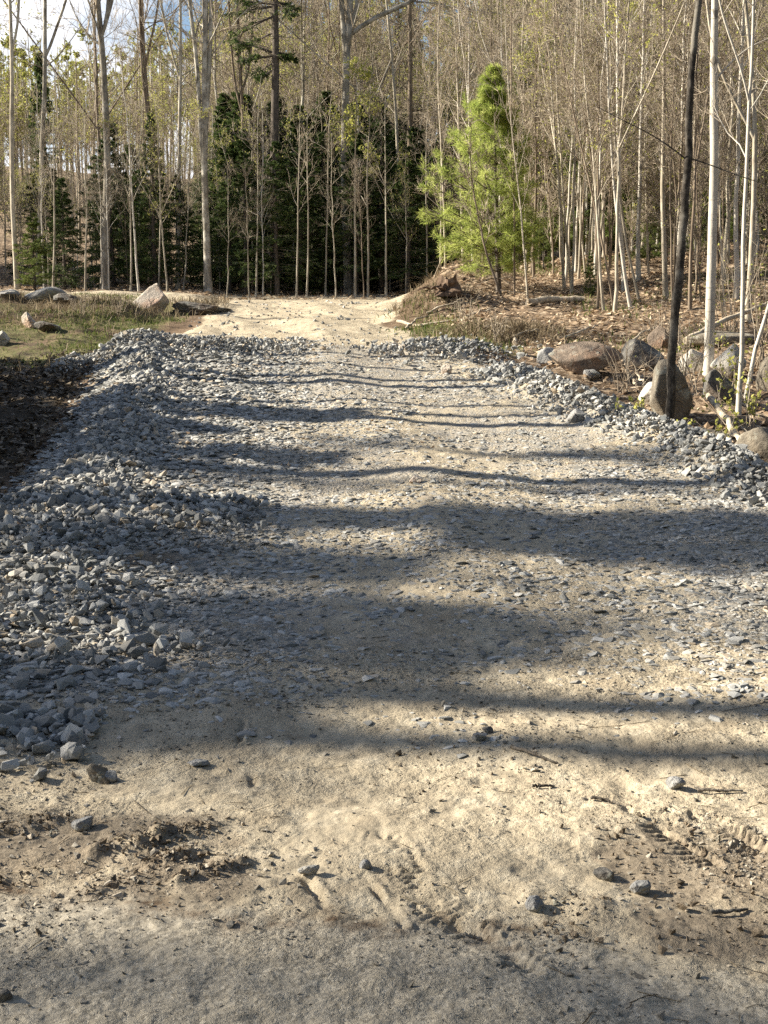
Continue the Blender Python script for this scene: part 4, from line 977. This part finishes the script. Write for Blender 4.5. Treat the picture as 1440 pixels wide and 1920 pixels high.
# ------------------------------------------------------------------ kinds that repeat
def proto_stem(h, lean, rng, K=16, wob=.02):
    t = np.linspace(0, 1, K)[:, None]; p = np.concatenate([t * lean[0] * h, t * lean[1] * h, t * h], 1); p[1:, :2] += np.cumsum(rng.normal(0, wob, (K - 1, 2)), 0); return p
def proto(seed, h, r, bark, leaders=0, twig='twig', **kw):
    rng = np.random.default_rng(seed); st = proto_stem(h, rng.normal(0, .03, 2), rng, wob=.003 * h); L = [st]
    for k in range(leaders):
        i = rng.integers(5, 9); q = st[i]; dr = unit(np.array([rng.normal(), rng.normal(), 4.0])); n = np.linspace(0, 1, 16)[:, None]
        L.append(q + dr * n * (h - q[2]) * .95 + np.concatenate([np.sin(n * 2) * rng.normal(0, .25), np.sin(n * 2) * rng.normal(0, .25), 0 * n], 1))
    kw.setdefault('t0', .3); kw.setdefault('llen', .24)
    a, b = bare_tree(np.stack(L), r, r * .2, bark=bark, twig=twig, seed=seed, **kw)
    return a.build('trunk', [M[bark]]), b.build('crown', [M[twig], M['bud']])
class Kind:
    def __init__(self, name, cat): self.src = []; self.name = name; self.cat = cat
    def place(self, pr, x, y, sc, label, group):
        z = hz(x, y) - .06
        e = empty(self.name, (x, y, z), label, self.cat, group); link('trunk', pr[0], e); link('crown', pr[1], e)
        e.rotation_euler = (RNG.normal(0, .03), RNG.normal(0, .03), RNG.uniform(0, 6.28)); e.scale = (sc, sc, sc * RNG.uniform(.9, 1.12)); return e
TALL = [proto(200, 15, .085, 'grey_bark', 1, limbs=20, per2=7, per3=5, t0=.2, twig_r=.007), proto(201, 16, .075, 'pale_bark', 0, limbs=24, per2=7, per3=5, t0=.15, twig_r=.007), proto(202, 14, .07, 'brown_bark', 2, limbs=14, per2=7, per3=5, t0=.2, twig_r=.007),
        proto(203, 14, .06, 'grey_bark', 1, limbs=18, per2=7, per3=5, t0=.2, buds=7000, budsize=.07, twig_r=.007), proto(204, 12, .055, 'pale_bark', 1, limbs=22, per2=7, per3=5, t0=.15, buds=5500, budsize=.065, twig_r=.007), proto(205, 11, .05, 'brown_bark', 0, limbs=26, per2=7, per3=5, t0=.12, twig_r=.007)]
kd = Kind('bare_tree', 'tree'); n = 0; spots = []
def free(x, y, r): 
    for (a, b) in spots:
        if (a - x) ** 2 + (b - y) ** 2 < r * r: return False
    spots.append((x, y)); return True
while n < 150:
    y = RNG.uniform(39.5, 66); x = RNG.uniform(-.40, .42) * y
    if y < 43 and -6 < x < 2.5: continue
    if not free(x, y, .9): continue
    left = x < 1.5; sc = RNG.uniform(.6, 1.15); pxx = 720 + x / y * FOC
    if pxx < 420 and RNG.random() < .75: sc = min(sc, (CAMZ + y * math.tan(math.radians(RNG.uniform(9, 11.5))) - hz(x, y)) / 15.5)
    if pxx < 300 and pxx > 90 and y < 50: continue
    kd.place(TALL[RNG.integers(0, 6)], x, y, sc, 'bare grey tree in the woods behind the clearing' if left else 'bare grey tree in the woods up behind the right bank', 'woodland trees behind the clearing' if left else 'woodland trees behind the right bank'); n += 1
SAPL = [proto(220, 6.5, .035, 'pale_bark', 0, limbs=18, per2=5, per3=5, ang=.55, twig_r=.003), proto(221, 7.2, .04, 'birch_bark', 0, limbs=16, per2=5, per3=5, ang=.55, twig_r=.003), proto(222, 5.5, .028, 'brown_bark', 1, limbs=16, per2=5, per3=5, ang=.6, twig_r=.003),
        proto(223, 6.0, .032, 'pale_bark', 1, limbs=16, per2=5, per3=5, ang=.6, buds=1100, budsize=.045, twig_r=.003), proto(224, 4.0, .02, 'brown_bark', 2, limbs=16, per2=7, per3=6, t0=.08, ang=.6, twig_r=.004, buds=300, budsize=.05)]
ks = Kind('bare_sapling', 'sapling'); n = 0; spots = []
while n < 195:
    y = RNG.uniform(23.5, 44); x = RNG.uniform(XR(y) + 1.4, .42 * y)
    if n < 45: y = RNG.uniform(20.5, 27); x = y * RNG.uniform(.125, .33)
    if x / y < .115 and y < 27: continue
    if not free(x, y, .38): continue
    ks.place(SAPL[RNG.integers(0, 5)], x, y, RNG.uniform(.7, 1.2), 'thin bare sapling in the thicket on the right bank', 'saplings of the right bank thicket'); n += 1
n = 0
while n < 80:
    y = RNG.uniform(36.5, 45); x = RNG.uniform(-.36, .10) * y
    if not free(x, y, .4): continue
    ks.place(SAPL[RNG.integers(0, 4)], x, y, RNG.uniform(.55, .95), 'thin bare sapling at the shaded forest edge behind the clearing', 'saplings of the forest edge'); n += 1

# the far wood: one mass nobody could count
def far_woods():
    rng = np.random.default_rng(9); base = []
    for k in range(7):
        st = proto_stem(15, rng.normal(0, .02, 2), rng, 8, .06)
        a, b = bare_tree(st[None], .14, .03, 11, 6, 3, 'far_twig', 'far_twig', t0=.3, llen=.27, seed=400 + k, sides=5, buds=(150, 1300, 400, 2000, 800, 150, 2800)[k], budsize=.16, twig_r=.02)
        V = np.concatenate(a.V + b.V); off = a.n
        T = np.concatenate(a.T + b.T)
        F = np.concatenate([f for f in a.F] + [f + off for f in b.F]); mt = np.concatenate([m for m in a.M] + [m for m in b.M])
        base.append((V, F, T, mt))
    g = Geo(); cnt = 0
    for it in range(560):
        y = 62 + 78 * rng.random() ** .9; x = rng.uniform(-.46, .50) * y; pk = rng.integers(0, 7)
        if it >= 430: y = rng.uniform(78, 140); x = y * rng.uniform(-.36, -.08); pk = (1, 3, 4, 6)[it % 4]
        V, F, T, mt = base[pk]
        s = rng.uniform(.75, 1.2); zg = hz(x, y)
        top = np.interp(x / y * FOC + 720, [0, 60, 250, 420, 600, 760, 790, 820, 850, 1000], [12.3, 11.6, 11.6, 13.4, 14.4, 14.2, 12.5, 12.5, 16, 25]) + rng.normal(0, .5)
        s = min(s, (CAMZ + y * math.tan(math.radians(top)) - zg) / 14.5)
        if s < .35: continue
        a = rng.uniform(0, 6.28); c, q = math.cos(a), math.sin(a)
        W = np.stack([V[:, 0] * c - V[:, 1] * q, V[:, 0] * q + V[:, 1] * c, V[:, 2]], -1) * s + np.array([x, y, hz(x, y)])
        g.V.append(W); g.F.append(F + g.n); g.n += len(W); g.T.append(T); g.M.append(mt); g.S.append(np.ones(len(F), bool))
    tag(link('woods', g.build('woods', [M['far_twig'], M['bud']])), 'distant hillside wood of bare trees with a haze of new leaves', 'woods', kind='stuff')
far_woods()
for k in range(12):
    y = RNG.uniform(68, 110); x = (-.33 if k == 0 else RNG.uniform(-.3, .42)) * y
    spruce('dark conifer among the bare trees of the far hillside', 720 + x / y * FOC, y, min(RNG.uniform(10, 15), CAMZ + y * math.tan(math.radians(12.2 if x < -.1 * y else 20)) - hz(x, y)), .75, k % 2, 'conifers of the far hillside', k)

# ------------------------------------------------------------------ trees left of the picture whose shadows cross the drive
SUN_EL, SUN_OFF = math.radians(30), math.radians(8)
SDIR = np.array([-math.cos(SUN_EL) * math.cos(SUN_OFF), math.cos(SUN_EL) * math.sin(SUN_OFF), math.sin(SUN_EL)])
CROWNS = [(.4, 3.2, 7.7, 9.3, 24), (-1.6, .6, 8.75, 9.25, 22), (-1.9, .3, 7.5, 8.1, 26), (-.85, .35, 5.8, 7.2, 27), (-2.0, -.7, 4.75, 5.7, 25), (-1.6, 1.6, 2.3, 3.35, 42)]
def shade_at(x0, y0, D): return x0 - D * math.cos(SUN_OFF), y0 + D * math.sin(SUN_OFF)
SHT = [proto(240, 15, 1.0, 'grey_bark', 0, limbs=1, per2=1, per3=0)]
def shade_tree(x0, y0, D, r, h, limbs, per2, per3, seed, label, t0=.55, llen=.2, lean=0.0, **kw):
    x, y = shade_at(x0, y0, D); rng = np.random.default_rng(seed)
    a, b = bare_tree(proto_stem(h, (rng.normal(0, .004), lean), rng, 16, .008)[None], r, r * .25, limbs, per2, per3, 'grey_bark', 'twig', t0=t0, llen=llen, seed=seed, **kw)
    tree_from('roadside_tree', label, 'tree', (x, y, hz(x, y) - .05), a, b, M['grey_bark'], [M['twig'], M['bud']], 'trees left of the driveway')
LBL = 'bare tree standing left of the driveway, its trunk shadow falling across the gravel'
for k, (y0, D, r, h) in enumerate(((10.25, 10, .17, 15), (12.5, 6.5, .13, 12), (12.95, 6.5, .08, 9), (13.4, 6.5, .07, 9), (14.45, 7, .12, 11), (14.85, 7, .10, 10), (15.6, 7, .07, 9), (16.4, 8, .07, 11))):
    shade_tree(0, y0, D, r, h, 12, 5, 4, 500 + k, LBL, .42, .15, twig_r=.006, limb_r=.3)
for k, (y0, D, r) in enumerate(((5.42, 22, .17), (4.85, 24, .16))):
    x, y = shade_at(0, y0, D); rng = np.random.default_rng(520 + k)
    tr = proto_stem(21, (0, 0), rng, 18, .008)[None]; a, b = bare_tree(tr, r * 1.15, r * .75, 9, 4, 3, 'grey_bark', 'twig', t0=.86, llen=.1, seed=530 + k)
    tree_from('roadside_tree', LBL, 'tree', (x, y, hz(x, y) - .05), a, b, M['grey_bark'], [M['twig'], M['bud']], 'trees left of the driveway')
ELL = lambda u: np.sqrt(np.clip(1 - (2 * u - 1) ** 2, .05, 1))
def crown_shade(xa, xb, ya, yb, D, seed, dens=9, nb=70):
    """a tall pine left of the picture whose crown shades the ground from xa to xb and ya to yb"""
    ym = (ya + yb) / 2; x, y = shade_at(xa, ym, D); zb = hz(x, y); t = math.tan(SUN_EL)
    h0 = D * t + hz(xa, ym) - zb; h1 = (D + xb - xa) * t + hz(xb, ym) - zb
    tr, cr = conifer(seed, h1, (yb - ya) * .5, nb, .12, h0 / h1, ELL, (-.1, .3, 0), 9, dens, .16, .06, .7, .45, .1, dead=4)
    tree_from('tall_pine', 'tall bare-stemmed pine standing left of the driveway', 'pine', (x, y, zb - .05), tr, cr, M['spruce_bark'], [M['twig'], M['spruce']], 'tall pines left of the driveway')
for k, c in enumerate(CROWNS): crown_shade(*c, seed=800 + k, dens=9 if k < 5 else 5, nb=(75, 45, 52, 52, 60, 30)[k])
for k, (y0, D, h) in enumerate(((6.4, 24, 18), (8.0, 21, 16.5), (7.2, 27, 19), (9.9, 19, 14), (3.4, 30, 21), (11.2, 16, 12), (19.5, 15, 13), (22.5, 14, 12.5), (25, 15, 12))):
    shade_tree(0, y0, D, .07, h, 16, 8, 6, 560 + k, LBL, .62, .16, sub=1.1, twig_r=.009)
def shade_conifer(x0, y0, D, h, wide, pr=0):
    x, y = shade_at(x0, y0, D); e = empty('spruce_tree', (x, y, hz(x, y) - .05), 'dark spruce standing left of the driveway', 'spruce', 'spruces left of the driveway')
    link('trunk', SPRUCES[pr][0], e); link('crown', SPRUCES[pr][1], e); e.scale = (h / 5.5 * wide, h / 5.5 * wide, h / 5.5)
for q in ((-1.2, 11.0, 8, 5.2, 1.5, 0), (-1.6, 12.0, 8.5, 5.0, 1.5, 2), (-1.0, 12.9, 9, 5.6, 1.3, 3), (-3.2, 9.6, 5.5, 3.4, 1.2, 2), (-3.6, 13.9, 6, 4.0, 1.4, 0), (-3.8, 14.9, 5.5, 3.4, 1.2, 3), (-3.6, 8.8, 5.5, 3.6, 1.2, 0), (-1.3, 10.4, 7, 4.3, 1.0, 1)): shade_conifer(*q)
for k, (x, y, h) in enumerate(((-5.9, 10.4, 2.5), (-6.2, 11.6, 2.7), (-6.2, 12.6, 2.4), (-6.6, 13.8, 2.6), (-5.2, 9.2, 2.2), (-7.2, 15.4, 2.6), (-8.2, 16.8, 3.2), (-8.4, 18.2, 2.6))):
    shade_conifer(x + 2 * math.cos(SUN_OFF), y - 2 * math.sin(SUN_OFF), 2, h, 2.0, k % 4)

# ------------------------------------------------------------------ logs, sticks, stump, shrubs
def stick(name, label, cat, pts, r0, r1, mat, group=None, noise=.01):
    p = spline(pts, 14); p[1:-1] += RNG.normal(0, noise, (12, 3)); g = Geo()
    g.tubes(p[None], np.linspace(r0, r1, 14)[None], 8, .5, 0, .06)
    for e in (0, -1):
        c = p[e]; g.add(np.concatenate([g.V[0].reshape(14, 8, 3)[e], c[None]]), np.array([[i, (i + 1) % 8, 8] for i in range(8)]), .5, 0, False)
    return tag(link(name, g.build(name, [mat])), label, cat, group)
def on_ground(px, py, dz=.02):
    x, y = ground_px(px, py); return np.array([x, y, hz(x, y) + dz])
stick('fallen_log', 'thin fallen log lying level on the leaves among the saplings', 'log', [on_ground(988, 572, .06), on_ground(1040, 569, .08), on_ground(1096, 566, .06)], .065, .05, M['wood'])
stick('fallen_log', 'long pale fallen stem slanting up behind the white birch', 'log', [at(1285, 640, 17.5), at(1360, 600, 18), at(1445, 566, 18.4)], .045, .03, M['wood'])
stick('dead_pole', 'grey pole leaning down from the white birch foot to the big right-edge boulder', 'pole', [at(1328, 742, 13.4), at(1378, 812, 12.1), at(1430, 884, 10.9)], .035, .03, M['wood'])
stick('dead_branch', 'thin branch lying beside the grey leaning pole', 'branch', [at(1355, 772, 13), at(1380, 792, 12.6), at(1402, 812, 12.2)], .016, .01, M['wood'])
stick('dead_branch', 'bent bare stick standing up beside the stump', 'branch', [on_ground(815, 600, -.05), at(808, 555, 26.6), at(812, 515, 26.4), at(830, 482, 26.3)], .022, .012, M['wood'])
stick('dead_branch', 'bare stick lying below the stump on the grassy bank foot', 'branch', [on_ground(745, 608), on_ground(790, 611), on_ground(852, 606)], .03, .015, M['wood'])
stick('dead_branch', 'pale stick poking out of the brush under the stump', 'branch', [on_ground(855, 600, .02), at(866, 585, 24), at(880, 565, 24.2)], .025, .012, M['wood'])
stick('dead_branch', 'stick between the reddish boulder and the dark angular rock', 'branch', [on_ground(1195, 722, 0), at(1180, 700, 15.2), at(1168, 684, 15.2)], .018, .010, M['wood'])
stick('dead_branch', 'stick leaning against the flat cream rock', 'branch', [on_ground(1215, 728, 0), at(1196, 700, 14.8), at(1180, 668, 14.8)], .016, .008, M['wood'])
for k, (a, b, lab) in enumerate((((760, 618), (800, 600), 'short bare stick at the grassy foot of the bank below the stump'), ((800, 592), (858, 578), 'bare stick on the brush left of the stump'), ((868, 600), (930, 592), 'pale stick on the bank in front of the white pine'),
        ((905, 622), (960, 628), 'weathered stick lying on the dark earth of the bank'), ((950, 640), (1010, 632), 'stick lying on the leaves left of the grey boulder end'), ((1045, 640), (1120, 628), 'thin fallen branch on the leaves above the reddish boulder'), ((1180, 640), (1235, 622), 'thin fallen branch left of the dark leaning trunk'))):
    p, q = on_ground(*a, .02), on_ground(*b, .05); stick('dead_branch', lab, 'branch', [p, (p + q) / 2 + np.array([0, 0, .06]), q + np.array([0, 0, .05 * (k % 3)])], .022, .010, M['wood'])
stick('twig', 'dark twig lying in the lower shade band on the driveway', 'twig', [on_ground(958, 1411, .01), on_ground(1000, 1424, .012), on_ground(1046, 1437, .006)], .008, .004, M['dark_bark'], noise=.002)
stick('twig', 'dark twig lying at the lower right of the dirt', 'twig', [on_ground(1332, 1716, .01), on_ground(1372, 1710, .012), on_ground(1402, 1703, .006)], .007, .004, M['dark_bark'], noise=.002)
stick('twig', 'thin dark twig above the tyre prints at the right', 'twig', [on_ground(1308, 1484, .01), on_ground(1350, 1487, .012), on_ground(1392, 1487, .006)], .006, .004, M['dark_bark'], noise=.002)
stick('twig', 'short dark twig just below the lower shade band', 'twig', [on_ground(998, 1475, .01), on_ground(1018, 1475, .01), on_ground(1040, 1474, .006)], .006, .004, M['dark_bark'], noise=.002)
stick('twig', 'slanting dark twig left of the tyre prints', 'twig', [on_ground(1108, 1496, .01), on_ground(1135, 1500, .01), on_ground(1162, 1505, .006)], .006, .003, M['dark_bark'], noise=.002)

def stump():
    x, y = ground_px(843, 556); z = hz(x, y); rng = np.random.default_rng(3); g = Geo()
    n = 14; a = np.arange(n) * 2 * PI / n; rings = []
    for h, r in ((-.1, .31), (.06, .26), (.2, .23), (.32, .22)):
        rr = r * (1 + .22 * rng.normal(size=n)); rings.append(np.stack([np.cos(a) * rr, np.sin(a) * rr, np.full(n, h)], -1))
    top = rings[-1].copy(); top[:, 2] += np.abs(rng.normal(0, .13, n)); top[:, :2] *= .95; rings.append(top)
    ins = top.copy(); ins[:, :2] *= .7; ins[:, 2] = .22; rings.append(ins)
    V = np.concatenate(rings + [np.array([[0, 0, .2]])]); F = [[k * n + i, k * n + (i + 1) % n, (k + 1) * n + (i + 1) % n, (k + 1) * n + i] for k in range(5) for i in range(n)]
    g.add(V, np.array(F), .5, 0, False); g.F.append(np.array([[5 * n + i, 5 * n + (i + 1) % n, 6 * n] for i in range(n)])); g.M.append(np.zeros(n)); g.S.append(np.zeros(n, bool))
    e = empty('tree_stump', (x, y, z), 'broken reddish brown stump with spread roots at the left foot of the white pine', 'stump')
    link('trunk', g.build('trunk', [M['stump']]), e)
    e.scale = (.78, .78, .55)
    for k in range(9):
        az = PI * .9 + rng.uniform(-2.2, 2.2); L = rng.uniform(.4, .95); p = polyline_noise((math.cos(az) * .2, math.sin(az) * .2, .12), (math.cos(az) * L, math.sin(az) * L, rng.uniform(-.08, .3)), 9, .025, -.06)
        h = Geo(); h.tubes(p[None], np.linspace(.055, .012, 9)[None] * rng.uniform(.6, 1.2), 6, .5, 0, .1); link('root', h.build('root', [M['stump']]), e)
stump()

def shrub(label, px, py, d, h, n, leaves, seed, name='shrub', leafmat='bud'):
    rng = np.random.default_rng(seed)
    x = float(at(px, py, d)[0]) if d else 0
    if not d: x, d = ground_px(px, py)
    S = np.stack([rng.normal(0, .07, n), rng.normal(0, .07, n), np.zeros(n) - .03], -1); D = np.stack([rng.normal(0, .35, n), rng.normal(0, .35, n), np.ones(n)], -1)
    P = grow(S, D, h * rng.uniform(.6, 1.1, n), 8, .10, .02, rng); a = Geo(); a.tubes(P, np.broadcast_to(np.linspace(.007, .002, 8)[None] * (.6 + h * .4), P.shape[:2]), 4, rng.random(n))
    S2, D2, t2, par = children(P, 5, .25, 1, .7, rng); Q = grow(S2, D2, h * .28 * rng.uniform(.5, 1.2, len(S2)), 5, .14, .02, rng); a.tubes(Q, np.broadcast_to(np.linspace(.003, .0012, 5)[None], Q.shape[:2]), 3, rng.random(len(Q)))
    e = empty(name, (x, d, hz(x, d)), label, 'shrub'); link('stems', a.build('stems', [M['twig']]), e)
    if leaves:
        b = Geo(); q = Q[rng.integers(0, len(Q), leaves), rng.integers(1, 5, leaves)] + rng.normal(0, .01, (leaves, 3)); leaf_quads(b, q, rng.uniform(.025, .055, leaves), 0, rng); link('leaves', b.build('leaves', [M[leafmat]]), e)
for k, (lab, px, py, d, h, n, lv) in enumerate((
    ('leafy green shoots at the right edge between the thin birches', 1412, 775, 12.6, 1.0, 7, 240), ('sparse leafing shrub beside the grey pointed rock', 1365, 740, 13.8, .8, 6, 120),
    ('leafing brush in front of the big right-edge boulder', 1352, 850, 11.6, .45, 6, 90), ('small green shoot at the foot of the tall tan boulder', 1200, 782, None, .22, 8, 110),
    ('bare tangled shrub between the reddish boulder and the tall tan boulder', 1175, 730, None, .75, 12, 0), ('bare shrub behind the tall tan boulder', 1290, 735, 14.4, 1.1, 12, 30),
    ('bare brush at the right edge behind the birches', 1425, 700, 15.5, 1.5, 14, 90), ('bare brush on the bank right of the white birch', 1370, 650, 18.5, 1.4, 14, 60), ('bare twiggy shrub at the bank foot left of the reddish boulder', 925, 640, None, .45, 12, 0),
    ('reddish twiggy bush on the bank under the dark trunk', 1235, 640, 18, .7, 14, 0), ('bare twiggy bush below the stump', 870, 615, None, .5, 14, 0), ('dead brush on the dark mound behind the left grass', 150, 600, None, .35, 18, 0), ('dead brush on the mound left of the pale wedge boulder', 222, 596, None, .3, 16, 0))):
    shrub(lab, px, py, d, h, n, lv, 600 + k)

# ------------------------------------------------------------------ light, sky, camera
W = bpy.data.worlds.new('World'); SC.world = W; W.use_nodes = True
nt = W.node_tree; nt.nodes.clear()
out = nt.nodes.new('ShaderNodeOutputWorld'); bg = nt.nodes.new('ShaderNodeBackground'); bg.inputs[1].default_value = .05
sky = nt.nodes.new('ShaderNodeTexSky'); sky.sky_type = 'NISHITA'; sky.sun_disc = False; sky.sun_elevation = SUN_EL; sky.sun_rotation = -(PI / 2 - SUN_OFF); sky.air_density = 1.0; sky.dust_density = .6
tc = nt.nodes.new('ShaderNodeTexCoord'); mp = nt.nodes.new('ShaderNodeMapping'); mp.inputs['Scale'].default_value = (1, 1, 2.2); mp.inputs['Location'].default_value = (.35, .1, .4)
nz = nt.nodes.new('ShaderNodeTexNoise'); nz.inputs['Scale'].default_value = 3.2; nz.inputs['Detail'].default_value = 7; nz.inputs['Roughness'].default_value = .58
rp = nt.nodes.new('ShaderNodeValToRGB'); rp.color_ramp.elements[0].position = .56; rp.color_ramp.elements[1].position = .66
mx = nt.nodes.new('ShaderNodeMix'); mx.data_type = 'RGBA'; mx.inputs[7].default_value = (9, 9, 9.3, 1)
nt.links.new(tc.outputs['Generated'], mp.inputs[0]); nt.links.new(mp.outputs[0], nz.inputs[0]); dv = nt.nodes.new('ShaderNodeVectorMath'); dv.operation = 'DOT_PRODUCT'; dv.inputs[1].default_value = tuple(Vector((-.22, 1, .26)).normalized())
mr = nt.nodes.new('ShaderNodeMapRange'); mr.inputs[1].default_value = .955; mr.inputs[2].default_value = .998; mr.inputs[3].default_value = 0; mr.inputs[4].default_value = .2
ad = nt.nodes.new('ShaderNodeMath'); ad.operation = 'ADD'
nt.links.new(tc.outputs['Generated'], dv.inputs[0]); nt.links.new(dv.outputs['Value'], mr.inputs[0]); nt.links.new(mr.outputs[0], ad.inputs[0]); nt.links.new(nz.outputs[0], ad.inputs[1])
nt.links.new(ad.outputs[0], rp.inputs[0]); nt.links.new(rp.outputs[0], mx.inputs[0])
nt.links.new(sky.outputs[0], mx.inputs[6]); nt.links.new(mx.outputs[2], bg.inputs[0]); nt.links.new(bg.outputs[0], out.inputs[0])

sl = bpy.data.lights.new('sun', 'SUN'); sl.energy = 5.0; sl.angle = math.radians(.53); sl.color = (1.0, .92, .76)
so = bpy.data.objects.new('sun', sl); COL.objects.link(so); so.rotation_euler = (-Vector(SDIR)).to_track_quat('-Z', 'Y').to_euler(); so.location = (-20, 5, 25)

cam = bpy.data.cameras.new('camera'); co = bpy.data.objects.new('camera', cam); COL.objects.link(co)
co.location = (0, 0, CAMZ); co.rotation_euler = (PI / 2 - PITCH, 0, 0)
cam.sensor_fit = 'AUTO'; cam.sensor_width = 36; cam.lens = 36 * FOC / 1920; cam.clip_end = 2000; cam.clip_start = .05
SC.camera = co
SC.render.resolution_x = 768; SC.render.resolution_y = 1024
vs = SC.view_settings; vs.view_transform = 'Standard'; vs.look = 'None'; vs.exposure = 1.6; vs.gamma = 1; vs.use_curve_mapping = False
SC.render.engine = 'CYCLES'; SC.cycles.use_denoising = False; SC.cycles.max_bounces = 6; SC.cycles.diffuse_bounces = 3; SC.cycles.transmission_bounces = 4; SC.cycles.transparent_max_bounces = 4; SC.cycles.caustics_reflective = False; SC.cycles.caustics_refractive = False
